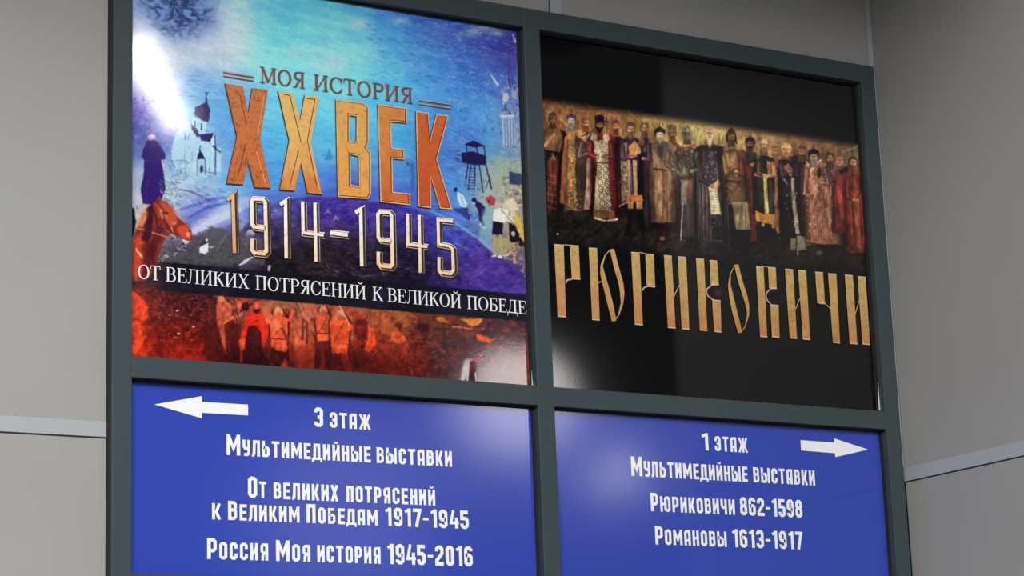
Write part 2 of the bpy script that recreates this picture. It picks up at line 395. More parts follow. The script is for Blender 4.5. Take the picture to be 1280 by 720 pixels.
def organic(cv, amp=.9, size=3.6, con=1.0, sat=1.0, gain=1.0, gr=.0):
    """ragged edges, grain and contrast, as a reproduced painting has"""
    U = cv.X + cv.noise(size, seed=301, octs=2) * amp; V = cv.Y + cv.noise(size, seed=302, octs=2) * amp
    cv.a = cv.sample(U, V).astype(np.float32)
    m = cv.a.mean(2, keepdims=True); cv.a = m + (cv.a - m) * sat
    cv.a = (cv.a - .42) * con + .42
    if gr: cv.a *= (1 + cv.noise(2.2, seed=303, octs=2) * gr)[..., None]
    cv.a = np.clip(cv.a * gain, 0, 1)
    return cv
def paint_collage():
    cv = Canvas(150, -70, 690, 500, 5); cv.gain = 1.0
    xs = [170, 210, 250, 290, 330, 370, 410, 450, 490, 530, 570, 610, 645]
    N = None
    rows = [
     (-40, [(90,110,165),(80,100,150),(90,110,160),(130,170,200),(110,180,205),(95,170,200),(85,160,195),(75,140,190),(65,100,180),(60,80,165),(60,75,160),(60,70,150),(55,60,130)]),
     (0, [(140,160,200),(92,112,160),(100,120,168),(150,190,205),(105,185,205),(98,180,202),(92,176,196),(75,150,195),(70,105,180),(60,80,165),(60,75,160),(60,70,150),(55,60,130)]),
     (40, [(175,182,205),(116,140,180),(126,150,186),(178,196,206),(118,192,210),(108,190,206),(112,190,205),(104,186,206),(78,150,200),(75,120,185),(70,92,168),(74,82,155),(66,60,130)]),
     (70, [(205,205,215),(196,202,210),(188,200,208),(192,202,206),(132,204,214),(124,206,214),(150,205,214),(135,205,220),(92,175,215),(80,142,202),(70,112,190),(70,82,165),(70,60,142)]),
     (100, [(190,195,222),(160,190,214),(125,168,210),(128,180,215),(132,208,224),(130,210,226),(130,210,230),(122,205,230),(102,190,226),(82,160,216),(70,132,206),(70,112,192),(84,104,176)]),
     (130, [(105,85,178),(170,170,225),(110,180,216),(100,170,216),(112,196,226),(112,200,226),(112,202,230),(110,200,230),(100,190,230),(82,162,220),(82,150,216),(92,160,216),(112,142,190)]),
     (170, [(78,84,160),(115,116,190),(150,190,222),(100,160,220),(100,190,230),(100,196,230),(100,192,226),(100,190,226),(90,180,222),(80,158,216),(90,138,214),(90,160,220),(122,150,196)]),
     (200, [(110,140,190),(120,160,204),(190,220,236),(110,160,216),(90,170,226),(90,172,226),(96,186,226),(96,186,226),(90,170,216),(80,150,216),(85,130,210),(110,160,200),(132,170,190)]),
     (228, [(170,180,206),(190,210,226),(170,206,226),(112,190,230),(90,160,226),(90,150,226),(80,118,212),(80,112,204),(90,140,212),(80,130,216),(90,150,220),(150,180,180),(172,170,140)]),
     (250, [(196,196,204),(190,206,212),(104,120,200),(130,170,224),(92,130,206),(84,110,196),(84,98,190),(80,90,186),(76,90,190),(80,110,204),(92,162,222),(150,180,190),(192,182,150)]),
     (280, [(196,190,190),(150,150,180),(112,122,200),(176,184,222),(84,90,180),(80,78,160),(74,62,150),(72,58,148),(72,62,154),(72,72,172),(80,112,212),(120,160,180),(152,142,112)]),
     (310, [(120,100,100),(96,96,110),(90,90,112),(84,84,96),(66,62,90),(66,58,84),(70,56,82),(70,56,92),(62,46,104),(62,48,116),(86,64,164),(92,62,154),(140,130,110)]),
     (335, [(90,60,60),(84,56,66),(62,56,80),(54,52,66),(56,48,62),(60,50,64),(84,68,84),(92,76,104),(92,76,112),(62,50,104),(74,52,134),(88,62,154),(84,62,152)]),
     (350, [(60,40,50),(60,40,50),(50,40,60),(40,36,50),(40,36,50),(44,38,56),(60,50,70),(70,55,85),(70,55,90),(60,45,90),(56,42,110),(60,45,120),(50,40,110)]),
    ]
    pts = grid(rows, xs)
    wx = cv.noise(34, 20, 11) * 7; wy = cv.noise(34, 20, 12) * 7
    A = cv.field(pts, 17, cv.X + wx, cv.Y + wy)
    X, Y = cv.X, cv.Y
    # the general texture: brushed cloud and water
    tex = cv.noise(30, 7, 21, .25, octs=3) * .045 + cv.noise(9, 3, 22, .2, octs=2) * .018
    A += tex[..., None] * np.array([1.0, .8, .55])
    cv.a = A
    # dark smoke cloud, upper left
    r = np.hypot((X - 224) / 50, (Y + 2) / 50) + cv.noise(14, 10, 31) * .14
    m = np.clip((1.08 - r) / .42, 0, 1)
    n = cv.noise(15, 9, 32, .5, octs=3, X=X + cv.noise(16, 12, 33, octs=2) * 8, Y=Y + cv.noise(16, 12, 34, octs=2) * 8)
    rid = np.abs(n) * 1.5 + np.abs(cv.noise(6, 4.5, 35, .5, octs=2, X=X + n * 8)) * .7 - .05
    cl = np.array([34, 44, 86]) / 255 + np.clip(rid, 0, 1.3)[..., None] * np.array([.22, .28, .30]) 
    cv.a += (cl - cv.a) * (m * .95)[..., None]
    # mottled cloud flecks, upper right and streaks in the cyan
    r = random.Random(6)
    for i in range(900):
        x, y = r.uniform(455, 650), r.uniform(8, 112)
        if y < 34 - (650 - x) * .155 - 2: continue
        a = .25 + r.uniform(-.5, .4); L = r.uniform(2.5, 8)
        cv.line([(x, y), (x + L * math.cos(a), y + L * math.sin(a))], [.5, r.uniform(1, 2.4)], r.choice([(140,180,214),(110,160,215),(150,180,205),(80,130,205),(60,66,160)]), r.uniform(.15, .5) * (1 if x < 610 else .6), 1.4)
    for (x, y, rx, ry) in ((610, 34, 16, 6), (592, 40, 10, 4), (622, 42, 9, 3), (500, 26, 12, 4), (446, 30, 13, 8), (640, 28, 9, 3), (415, 80, 20, 10), (372, 66, 12, 6)):
        cv.glow(x, y, rx, ry, (176, 194, 206), .55)
    cv.dabs((575, 26, 650, 60), 60, [(150,160,190),(96,84,150),(60,54,130)], (3, 8), (1, 2.5), .3, .6, .5, 8)
    cv.dabs((560, 90, 650, 175), 420, [(70,90,190),(110,190,226),(140,210,226),(80,120,205),(60,80,175)], (3, 9), (1, 2.6), 1.0, 1.6, .42, 9)
    cv.dabs((470, 60, 580, 235), 260, [(90,160,225),(70,130,210),(130,200,232)], (6, 18), (.8, 2), .5, .5, .3, 10)
    cv.dabs((545, 165, 600, 250), 150, [(70,90,190),(80,110,205),(130,190,230)], (8, 20), (1, 2.6), .55, .3, .4, 11)
    cv.dabs((240, 95, 340, 240), 260, [(70,120,205),(120,190,230),(90,150,215)], (6, 18), (.8, 2), -.15, .25, .32, 12)
    cv.dabs((330, 150, 470, 240), 200, [(80,150,220),(130,215,235)], (5, 20), (.8, 2), .12, .3, .28, 13)
    cv.dabs((200, 95, 282, 130), 90, [(80,120,200),(140,190,220),(120,160,215)], (8, 22), (1, 3), .1, .2, .45, 14)
    cv.dabs((395, 190, 425, 210), 10, [(70,110,190)], (3, 5), (1, 2), 1.4, .3, .5, 15)
    cv.poly([(405, 200), (412, 184), (416, 200)], (70, 120, 190), .6)
    # comet
    cv.line([(613, 92), (618, 100), (622, 106)], [.8, 2.6, 3.4], (190, 200, 222), .9); cv.line([(640, 42), (644, 52)], [.8, 3], (180, 180, 214), .8)
    # ruins and skyscraper at the right edge
    cv.dabs((166, 120, 216, 190), 300, [(66,56,150),(110,110,190),(140,160,215),(80,90,170),(52,60,140)], (3, 8), (1, 3), .9, 1.5, .5, 16)
    cv.line([(634, 60), (635.5, 82), (637, 108)], [.7, 1.6, 3], (80, 66, 130), .9)
    cv.line([(638, 84), (641, 106)], [.8, 2], (70, 60, 120), .7)
    cv.dabs((627, 100, 655, 145), 110, [(60,52,110),(190,180,200),(120,116,160),(220,206,200),(80,70,130)], (2, 7), (1, 3), 1.4, .8, .8, 17)
    cv.oval(632, 122, 4.2, 6, (206, 200, 210), .85, .4); cv.oval(643, 118, 3, 5, (190, 180, 196), .7, .4)
    cv.poly([(627, 145), (642, 143), (645, 182), (629, 182)], (176, 194, 214), .9)
    for k in range(4): cv.line([(630.5 + k * 3.6, 148), (632 + k * 3.4, 184)], 1.3, (84, 104, 156), .8)
    cv.line([(626, 145.5), (643, 144)], 1.8, (214, 214, 216), .9)
    cv.dabs((643, 140, 656, 190), 60, [(96,110,160),(190,196,206),(130,150,190)], (4, 10), (1, 2.6), 1.5, .2, .7, 18)
    cv.dabs((625, 182, 656, 215), 60, [(96,104,170),(150,190,210),(180,190,200)], (3, 8), (1, 2.6), .5, 1.2, .6, 19)
    # pale olive ground cloud behind the tower and the right-hand crowd
    cv.glow(626, 215, 26, 16, (168, 186, 170), .75); cv.glow(640, 250, 26, 34, (178, 170, 140), .7)
    cv.dabs((606, 196, 657, 250), 160, [(196,196,168),(120,140,140),(150,180,170),(206,200,150)], (3, 8), (1, 2.4), .3, 1.5, .5, 20)
    # watch tower
    D = (40, 32, 86)
    cv.poly([(580, 180.6), (592, 175.6), (607, 182.4), (595, 185)], D); 
    for a, b in (((583.5, 182), (583.5, 192)), ((596, 184), (597, 194)), ((605, 183), (606.5, 196))): cv.line([a, b], 1.3, D)
    cv.poly([(577, 191), (590, 189), (607.5, 194.5), (608, 206), (594, 206.5), (577.5, 203.5)], D)
    cv.dabs((570, 189, 580, 204), 14, [D], (4, 9), (.8, 1.6), .2, .3, .7, 21)
    for a, b, w in (((585, 205), (582.5, 224), 1.6), ((582.5, 224), (582, 233), 1.2), ((594, 206), (592.5, 240), 1.4), ((599, 206), (604, 240), 1.4), ((607, 205), (614.5, 236), 1.8), ((589, 206), (585, 238), 1.1), ((612, 222), (607, 236), 1)):
        cv.line([a, b], w, D, .9)
    for k in range(8): cv.line([(587 - k * .3, 210 + k * 3.6), (594.5 - k * .2, 211 + k * 3.6)], .9, D, .8)
    cv.dabs((590, 225, 606, 246), 26, [(50,60,140)], (3, 7), (.8, 1.6), .4, 1, .5, 22)
    # the globe: dark violet hemisphere with a bright rim, from the left under the big letters to the lower right
    arc = [(300, 290), (320, 268), (350, 251), (392, 245), (440, 248), (495, 256), (545, 270), (590, 296), (625, 322), (662, 352)]
    body = arc + [(662, 372), (300, 350)]
    sl, m = cv.poly(body, (84, 62, 152), 0.0, 3)
    base = cv.field([(340,262,84,74,156),(400,262,78,58,150),(460,268,74,56,150),(520,285,70,62,166),(560,300,72,78,184),(600,320,88,64,160),(640,350,80,58,148),(320,300,78,70,110),(360,300,70,58,90),(400,310,72,52,66),(440,315,62,46,70),(480,315,56,44,84),(520,325,52,40,84),(360,335,54,46,52),(400,335,66,52,62),(470,335,60,48,74),(560,340,70,50,128)], 16, X + wx * .6, Y + wy * .6)
    mm = np.zeros_like(X); mm[sl] = np.clip(m * 0, 0, 1)
    m2 = cv.poly(body, (0, 0, 0), 1e-6, 3)
    mfull = m2[1] * 1e6
    cv.blend(sl, np.clip(mfull, 0, 1) * .93, base[sl] + (cv.noise(9, 5, 41)[sl] * .09 + cv.noise(3, 2.2, 42)[sl] * .05)[..., None])
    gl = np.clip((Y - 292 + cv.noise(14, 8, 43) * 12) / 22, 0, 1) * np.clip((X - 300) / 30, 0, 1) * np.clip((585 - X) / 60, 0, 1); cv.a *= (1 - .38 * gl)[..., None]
    cv.line([(535, 262), (566, 277), (600, 299), (622, 318)], [1, 3, 2.6, 1.6], (132, 196, 232), .75, 2.5)
    cv.line([(392, 242), (450, 246), (500, 254)], [6, 5, 4], (80, 112, 212), .7, 4)
    cv.dabs((545, 275, 600, 310), 60, [(80,110,215),(70,80,190),(110,160,225)], (8, 18), (1, 2.4), .55, .12, .5, 23)
    cv.dabs((300, 278, 600, 345), 620, [(50,38,52),(96,72,78),(70,54,90),(110,90,96),(40,34,44),(84,52,48)], (3, 10), (1, 3), .1, .5, .38, 24)
    cv.dabs((400, 328, 560, 346), 90, [(120,100,120),(140,120,130),(80,66,100)], (3, 8), (1, 2.4), .15, .4, .5, 25)
    for x, y in ((410, 263), (420, 271)): cv.poly([(x - 5, y + 6), (x, y - 3), (x + 5, y + 6), (x, y + 3)], (140, 136, 170), .7)
    cv.poly([(302, 300), (312, 286), (320, 288), (314, 300), (306, 312)], (196, 190, 214), .8, 1, 1.5)
    cv.dabs((312, 262, 352, 272), 16, [(170,176,206),(130,140,190)], (5, 9), (1.4, 3), .1, .3, .7, 26)
    # light beams and snow fields left
    cv.poly([(286, 274), (330, 246), (300, 246), (240, 280), (236, 296)], (196, 206, 232), .6, 5, 2)
    cv.line([(242, 290), (270, 274), (300, 262)], [7, 11, 5], (206, 208, 230), .75, 4)
    cv.line([(226, 262), (262, 250), (290, 246)], [2, 5, 1], (84, 78, 186), .7, 3)
    cv.line([(236, 272), (262, 258), (284, 254)], [2, 4, 1], (70, 70, 180), .7, 3)
    cv.line([(268, 300), (286, 286), (300, 276)], [4, 9, 3], (72, 72, 176), .6, 4)
    cv.dabs((215, 232, 290, 256), 90, [(200,220,230),(90,96,140),(120,150,200),(226,230,236)], (4, 12), (1, 2.4), .25, .5, .5, 27)
    cv.line([(222, 236), (240, 240), (262, 250)], [1, 2.6, 1], (70, 66, 104), .6)
    # dark hill with soldier crouching, and wire
    cv.poly([(236, 300), (262, 284), (292, 288), (330, 300), (330, 330), (196, 330), (206, 318)], (84, 82, 88), .85, 4, 3)
    cv.dabs((200, 296, 330, 332), 220, [(70,64,66),(110,106,108),(60,52,56),(96,88,70),(44,40,46)], (3, 9), (1, 2.6), -.3, .6, .5, 28)
    cv.poly([(250, 310), (253, 304), (260, 303), (261, 314), (256, 318), (249.5, 316)], (226, 224, 228), .95, 1, .6); cv.poly([(249, 307), (256, 299), (261, 302), (254, 307)], (50, 50, 66), .9)
    cv.oval(258.5, 300, 1.6, 1.6, (220, 214, 220), .9); cv.poly([(261, 307), (269, 308), (263, 311)], (190, 196, 206), .8)
    r = random.Random(3)
    for k in range(70):
        t = r.random(); x = 198 + t * 36 + r.uniform(-6, 6); y = 326 - t * 26 + r.uniform(-5, 5)
        cv.line([(x, y), (x + r.uniform(-4, 4), y + r.uniform(-3, 3))], 1.1, r.choice([(210,206,220),(120,110,130),(60,56,80)]), .7)
    cv.line([(299, 332), (306, 327), (318, 320)], [1.5, 4, 1], (222, 216, 224), .85); cv.line([(336, 338), (337, 333)], 3, (210, 205, 210), .8)
    cv.line([(270, 314), (284, 292)], 1.0, (150, 150, 96), .6)
    # church: tall pale walls, bell dome, side roofs
    cv.poly([(214, 190), (220, 166), (234, 152), (246, 156), (256, 172), (262, 180), (276, 186), (276, 214), (256, 220), (216, 210)], (178, 216, 234), .92, 1.5, .6)
    cv.dabs((216, 160, 274, 215), 130, [(206,232,240),(150,196,226),(196,222,236),(120,160,206)], (4, 10), (1, 2.4), 1.3, .6, .45, 29)
    cv.poly([(240.5, 146), (259, 152), (256, 166), (250, 169), (240, 160)], (176, 218, 236), .95)
    cv.line([(243.5, 152), (244, 158)], 1.5, (30, 28, 74)); cv.line([(252, 155), (252, 162)], 1.8, (30, 28, 74)); cv.line([(248, 154), (247, 157)], 1, (60, 70, 120), .7)
    cv.poly([(243, 143), (244, 134), (251, 131.5), (256.5, 128), (257.5, 122), (258.5, 122), (259.5, 129), (263, 137), (262, 148), (260, 153), (252, 150)], (46, 32, 92), 1, 1)
    cv.line([(252, 134), (254, 140)], 1.2, (130, 110, 150), .7)
    cv.line([(257.5, 128), (258.5, 116)], 1.1, (46, 32, 92)); cv.line([(256.5, 115.5), (261, 116.5)], 1.3, (40, 40, 90))
    cv.poly([(238, 154), (246, 161), (250, 169), (247, 172), (240, 162)], (44, 36, 96)); cv.poly([(248, 168), (268, 166), (263, 177), (252, 176)], (44, 36, 100))
    cv.poly([(263, 176), (267, 167), (268.5, 178), (265, 190)], (206, 230, 238), .9); cv.line([(268.5, 170), (269.5, 186)], 1.5, (50, 60, 120), .9)
    cv.line([(232, 168), (231.5, 174)], 1.6, (60, 80, 140)); cv.line([(237, 166), (235, 175)], 1.2, (90, 120, 170), .8)
    cv.poly([(246, 199), (250, 186), (257, 199)], (44, 36, 86)); cv.line([(250, 188), (250.5, 182)], 1, (44, 36, 86))
    cv.poly([(246, 200), (257, 200), (256, 220), (247, 222)], (160, 200, 224), .9); cv.oval(252, 211, 2.2, 5, (40, 46, 96), .9, .3); cv.line([(246.5, 199), (246.5, 220)], 1, (70, 90, 140), .7); cv.line([(257, 200), (256.5, 218)], 1.4, (60, 80, 130), .8)
    cv.line([(269.5, 184), (269, 218)], 2, (60, 76, 130), .85); cv.line([(262, 210), (262, 216)], 1.2, (80, 100, 150), .8); cv.line([(231, 186), (231, 206)], 1, (120, 160, 200), .8); cv.line([(240, 190), (240, 202)], 1, (120, 160, 200), .8)
    cv.line([(266, 182), (275, 190)], 2, (40, 46, 100), .8); cv.line([(258, 215), (270, 217)], 1.6, (90, 120, 160), .7)
    cv.dabs((212, 200, 238, 226), 50, [(80,100,150),(140,170,200),(60,70,120)], (3, 7), (1, 2.2), .6, 1, .6, 30)
    cv.dabs((240, 214, 275, 232), 50, [(130,170,210),(190,220,234),(110,150,190)], (4, 10), (1, 2.2), .2, .6, .5, 31)
    # standing figure seen from behind in a long dark coat
    C = (56, 34, 112)
    cv.poly([(184, 176), (191, 174), (198, 178), (207, 192), (207.5, 198), (202, 200), (205, 215), (207, 236), (203, 248), (199, 255), (184, 255), (178, 250), (176, 236), (180, 214), (180, 200), (176.5, 196), (179, 186)], C, 1, 1.2, .5)
    cv.poly([(178, 238), (182, 238), (184, 256), (178, 254)], C, 1); cv.line([(180, 201), (197, 202)], .9, (96, 70, 140), .8)
    cv.oval(190, 171.4, 4.6, 3.6, (196, 166, 196), 1, .3); cv.oval(191, 169.5, 3, 1.6, (230, 214, 226), .8, .5)
    cv.line([(184, 225), (183, 254)], 1.2, (100, 60, 130), .5); cv.line([(202, 200), (205, 212)], 1.6, (210, 200, 220), .7)
    cv.dabs((200, 226, 226, 258), 44, [(70,96,96),(196,206,206),(110,140,150),(60,76,90)], (4, 10), (1, 2.6), .9, 1.1, .7, 33)
    # horse head and neck at the left edge
    cv.poly([(166, 350), (166, 300), (170, 286), (178, 270), (186, 256), (196, 250), (208, 252), (216, 258), (222, 270), (232, 278), (239, 288), (241, 296), (236, 302), (230, 298), (216, 292), (208, 296), (203, 306), (198, 322), (192, 340), (182, 352)], (132, 54, 44), 1, 1.4, 1)
    cv.poly([(186, 256), (192, 264), (196, 280), (190, 300), (184, 316), (192, 330), (196, 310), (204, 294), (200, 276), (190, 258)], (92, 34, 46), .8, 3)
    cv.poly([(196, 252), (210, 254), (218, 266), (222, 276), (214, 284), (202, 272), (197, 262)], (196, 88, 58), .9, 3, 1.4)
    cv.poly([(224, 282), (234, 282), (240, 292), (238, 300), (228, 296), (221, 288)], (214, 82, 52), .9, 2, 1)
    cv.oval(205, 270, 4, 2.6, (240, 170, 130), .75, .8, .6); cv.oval(203, 263, 2.6, 2.6, (240, 196, 170), .7, .8); cv.oval(218, 279, 3, 2, (240, 150, 110), .7, .8); cv.oval(235, 293, 2, 3, (246, 170, 150), .8, .6)
    cv.poly([(168, 300), (176, 292), (182, 308), (180, 336), (170, 350), (166, 345)], (222, 84, 54), .75, 5, 2); cv.line([(171, 312), (178, 322)], [3, 2.6], (246, 196, 176), .85)
    cv.poly([(174, 270), (184, 258), (188, 266), (180, 284), (172, 282)], (232, 148, 104), .8, 3, 1.5)
    cv.line([(166, 284), (186, 289), (208, 296)], 1.6, (206, 150, 110), .85); cv.line([(206, 288), (219, 296)], 1.6, (220, 190, 160), .8); cv.line([(190, 258), (198, 284), (212, 292)], 1.4, (70, 30, 40), .8)
    cv.line([(214, 284), (219, 298)], 1.5, (226, 196, 170), .7); cv.poly([(226, 298), (238, 302), (232, 306)], (230, 214, 216), .8)
    cv.poly([(161, 262), (167, 260), (170, 276), (168, 290), (164, 300)], (20, 14, 30), 1, 1)
    cv.dabs((167, 255, 222, 345), 160, [(206,86,58),(120,42,44),(236,130,96),(96,34,40),(230,96,60)], (2, 8), (1, 2.6), 1.2, .9, .42, 34, lambda x, y: x < 166 + (350 - y) * .45 + 4)
    cv.poly([(190, 250), (184, 262), (181, 284), (176, 300), (184, 304), (190, 288), (192, 268)], (58, 24, 36), .85, 2.5, 1.5)
    cv.line([(196, 252), (204, 262), (206, 276), (214, 290), (222, 296)], [2, 3, 2.4, 2.6, 1.4], (84, 30, 36), .75, 2)
    cv.oval(208.5, 266.5, 2.2, 1.5, (30, 16, 24), .95, .4); cv.oval(237, 289, 1.3, 1.8, (70, 24, 28), .9, .5); cv.line([(226, 298), (234, 299)], 1.2, (60, 20, 26), .8)
    cv.poly([(196, 250), (199, 244), (203, 251)], (150, 70, 52), .95, 1); cv.line([(212, 256), (222, 270), (232, 279)], [1.4, 2, 1.4], (238, 160, 120), .7, 1.2)
    cv.poly([(176, 306), (190, 300), (196, 312), (190, 336), (180, 348)], (70, 24, 30), .6, 5, 2)
    # small figures lower right of the title
    cv.poly([(460 + 51, 205), (516, 204), (519, 222), (518, 240), (512, 238), (514, 222)], (70, 100, 180), .75, 1.4, 1); cv.oval(509.5, 204.5, 2.4, 2.6, (60, 90, 150), .8)
    cv.oval(569.5, 237, 2.2, 3.2, (36, 34, 90), .95); cv.poly([(571, 240), (578, 243), (584, 254), (582, 261), (576, 258), (572, 250)], (206, 228, 236), .95); cv.line([(576, 246), (580, 256)], 1.2, (120, 160, 200), .8)
    cv.poly([(567, 260), (584, 260), (588, 270), (585, 275), (576, 268), (568, 264)], (54, 64, 140), .9, 1.2, .8); cv.line([(583, 262), (586, 274)], 2.4, (40, 44, 110), .9)
    cv.dabs((584, 253, 600, 276), 40, [(160,180,206),(70,84,130),(206,214,220),(50,60,110)], (2, 6), (1, 2), .8, 1.2, .7, 35)
    cv.oval(592.6, 250, 3, 2.8, (46, 36, 80)); cv.poly([(594, 250), (600, 253), (606, 259), (607, 265), (603, 273), (606, 282), (603, 283), (599, 274), (598, 264), (594, 257)], (48, 38, 86), 1, 1); cv.oval(605, 284.5, 3.2, 1.4, (220, 226, 230), .9); cv.oval(600.5, 281, 1.5, 2.4, (200, 206, 220), .8)
    cv.poly([(607, 247), (613, 243), (619, 249), (618, 256), (611, 258)], (180, 66, 74), .95, 1.4, 1); cv.oval(611, 252, 2, 2.6, (120, 40, 56), .8)
    cv.poly([(604, 262), (618, 258), (616, 300), (624, 322), (612, 314), (598, 300)], (140, 190, 196), .6, 4)
    cv.poly([(615, 296), (640, 298), (640, 318), (622, 320)], (168, 180, 110), .75, 3)
    # two boys from behind and the crowd of the lower right
    cv.dabs((628, 222, 658, 262), 150, [(206,196,180),(110,104,100),(236,224,196),(140,130,120),(60,60,80)], (3, 8), (1, 3), .6, 1.3, .7, 36)
    cv.poly([(636, 214), (657, 219), (657, 232), (637, 230)], (44, 58, 96), .85, 1.5, 1)
    cv.poly([(617, 262), (624, 260), (636, 262), (634, 276), (629, 280), (616, 276)], (234, 232, 222), 1, 1); cv.poly([(628, 262), (640, 272), (644, 280), (636, 278)], (222, 216, 196), .9)
    cv.oval(622, 256.5, 4, 3.4, (206, 180, 150), .95); cv.oval(637, 256, 8, 6, (222, 206, 172), .9, .4); cv.poly([(630, 250), (642, 248), (648, 262), (640, 266)], (232, 214, 186), .85, 1.4, 1)
    cv.poly([(616, 276), (629, 278.5), (628, 294), (615, 293)], (30, 28, 52), 1, 1)
    cv.line([(618, 294), (617.5, 318)], 2.4, (196, 150, 110)); cv.line([(625, 294), (627, 318)], 2.4, (206, 160, 116)); cv.oval(617, 319.5, 3.4, 1.6, (232, 226, 220), .9); cv.oval(625, 321, 3.4, 2, (236, 230, 226), .9); cv.line([(610, 321), (616, 318)], 1.8, (60, 50, 60), .8)
    cv.poly([(636, 278), (648, 284), (652, 300), (642, 304), (636, 300)], (26, 24, 40), 1, 1); cv.oval(641.5, 292, 2.4, 3, (206, 200, 196), .9, .4)
    cv.poly([(646, 266), (652, 280), (660, 300), (658, 306), (650, 296), (642, 276)], (222, 186, 84), .95, 1, .6); cv.poly([(650, 296), (658, 306), (658, 312), (648, 306)], (36, 24, 30), .95)
    cv.line([(634, 280), (636, 298), (637, 318)], 2, (190, 146, 110)); cv.line([(642, 304), (643, 326)], 3.2, (206, 160, 120)); cv.oval(632, 319, 4, 1.8, (226, 220, 214), .85)
    cv.oval(641, 268, 3.4, 4, (230, 206, 170), .9); cv.oval(638, 275, 2.4, 3, (236, 220, 200), .9); cv.line([(626, 262), (646, 284)], 1.4, (130, 116, 70), .7)
    cv.dabs((650, 258, 660, 300), 24, [(232,222,196),(196,180,110),(120,106,96)], (3, 7), (1, 2.6), 1, .8, .7, 37)
    cv.dabs((625, 306, 662, 350), 190, [(196,180,150),(110,96,80),(226,212,190),(80,66,60),(150,120,96)], (2, 6), (1, 2.4), .7, 1.4, .65, 38, lambda x, y: y < 322 + (x - 625) * .75)
    # ---------------- the red lower third
    def below(x): return 360.5 + (x - 166) * .0845      # lower edge of the dark band
    xr = [172, 195, 220, 245, 270, 290, 310, 330, 350, 375, 400, 425, 450, 475, 500, 525, 550, 580, 610, 640, 660]
    rr = [(372, [(150,56,50),(104,48,50),(96,40,44),(70,30,34),(74,36,38),(120,60,44),(150,90,64),(170,96,70),N,N,N,N,N,N,N,N,N,N,N,N,N]),
          (388, [(226,72,46),(130,50,46),(92,34,38),(84,30,32),(96,42,40),(150,84,62),(180,100,74),(186,116,84),(184,118,86),(196,118,90),(186,110,80),(180,100,68),(176,106,60),N,N,N,N,N,N,N,N]),
          (405, [(232,74,44),(110,38,36),(110,34,30),(104,30,28),(110,42,38),(130,62,48),(150,66,50),(190,92,70),(196,118,86),(204,110,80),(190,90,64),(186,86,56),(196,104,56),(170,88,54),(196,120,62),(110,56,48),(140,76,50),(130,70,56),(96,52,58),(100,54,62),(76,38,56)]),
          (422, [(206,60,38),(140,38,26),(134,36,24),(126,32,22),(110,30,28),(104,36,32),(150,46,36),(196,80,54),(180,84,58),(200,100,72),(190,76,50),(180,66,42),(170,60,40),(176,72,42),(150,60,42),(104,48,44),(84,56,56),(96,56,60),(96,62,66),(84,54,62),(80,44,54)]),
          (440, [(222,62,36),(160,42,26),(166,40,24),(160,38,22),(130,30,24),(96,26,26),(110,28,28),(124,34,30),(104,30,30),(196,72,48),(190,66,44),(140,40,34),(96,28,28),(140,44,32),(150,50,34),(120,44,40),(86,60,60),(92,56,62),(88,66,68),(110,70,74),(150,60,50)]),
          (462, [(210,58,34),(180,44,28),(196,46,26),(180,42,26),(140,32,24),(90,24,24),(110,30,28),(96,26,26),(90,26,26),(206,70,44),(200,64,40),(130,40,30),(130,40,28),(150,46,30),(170,56,34),(140,46,36),(90,44,46),(96,50,54),(90,56,60),(96,60,64),(150,66,50)]),
          (485, [(210,58,34),(180,44,28),(196,46,26),(180,42,26),(140,32,24),(90,24,24),(110,30,28),(96,26,26),(90,26,26),(206,70,44),(200,64,40),(130,40,30),(130,40,28),(150,46,30),(170,56,34),(120,40,34),(90,44,46),(96,50,54),(90,56,60),(96,60,64),(150,66,50)])]
    red = cv.field(grid(rr, xr), 11, X + wx * .5, Y + wy * .5)
    red *= .86
    red += (cv.noise(7, 5, 51) * .07)[..., None] * np.array([1.3, .7, .5]) + (cv.noise(2.6, 2.0, 52) * .035)[..., None] * np.array([1.2, .7, .6])
    mr = np.clip((Y - (360.5 + (X - 166) * .0845)) / 1.4 + .5, 0, 1)
    ml = np.clip((205 - X) / 25, 0, 1)
    mr = np.maximum(mr, np.clip((Y - 352 - cv.noise(8, 8, 53) * 4) / 10, 0, 1) * ml)
    cv.a += (red - cv.a) * mr[..., None]
    R1 = (226, 74, 44)
    cv.poly([(164, 362), (174, 370), (184, 382), (186, 396), (180, 402), (172, 396), (164, 398)], (240, 84, 50), .85, 3, 1); cv.poly([(166, 376), (174, 382), (176, 396), (166, 394)], (190, 70, 50), .7, 3)
    cv.poly([(164, 404), (176, 404), (180, 420), (178, 434), (168, 442), (164, 440)], (240, 84, 48), .8, 4, 1.6)
    cv.dabs((180, 358, 262, 400), 200, [(70,28,34),(176,70,54),(120,46,44),(206,96,70),(56,24,32)], (3, 8), (1, 3), .5, 1, .42, 54)
    cv.dabs((185, 400, 262, 452), 170, [(196,56,32),(120,30,24),(150,36,24),(220,70,40)], (3, 10), (1, 2.4), .1, .5, .32, 55)
    r = random.Random(14)
    for k in range(16): cv.oval(r.uniform(205, 262), r.uniform(382, 432), r.uniform(.6, 1.3), r.uniform(.6, 1), (236, 150, 120), .8)
    for p in ((221, 388), (242, 408), (223, 417)): cv.oval(p[0], p[1], 1.8, 1.1, (244, 176, 150), .9)
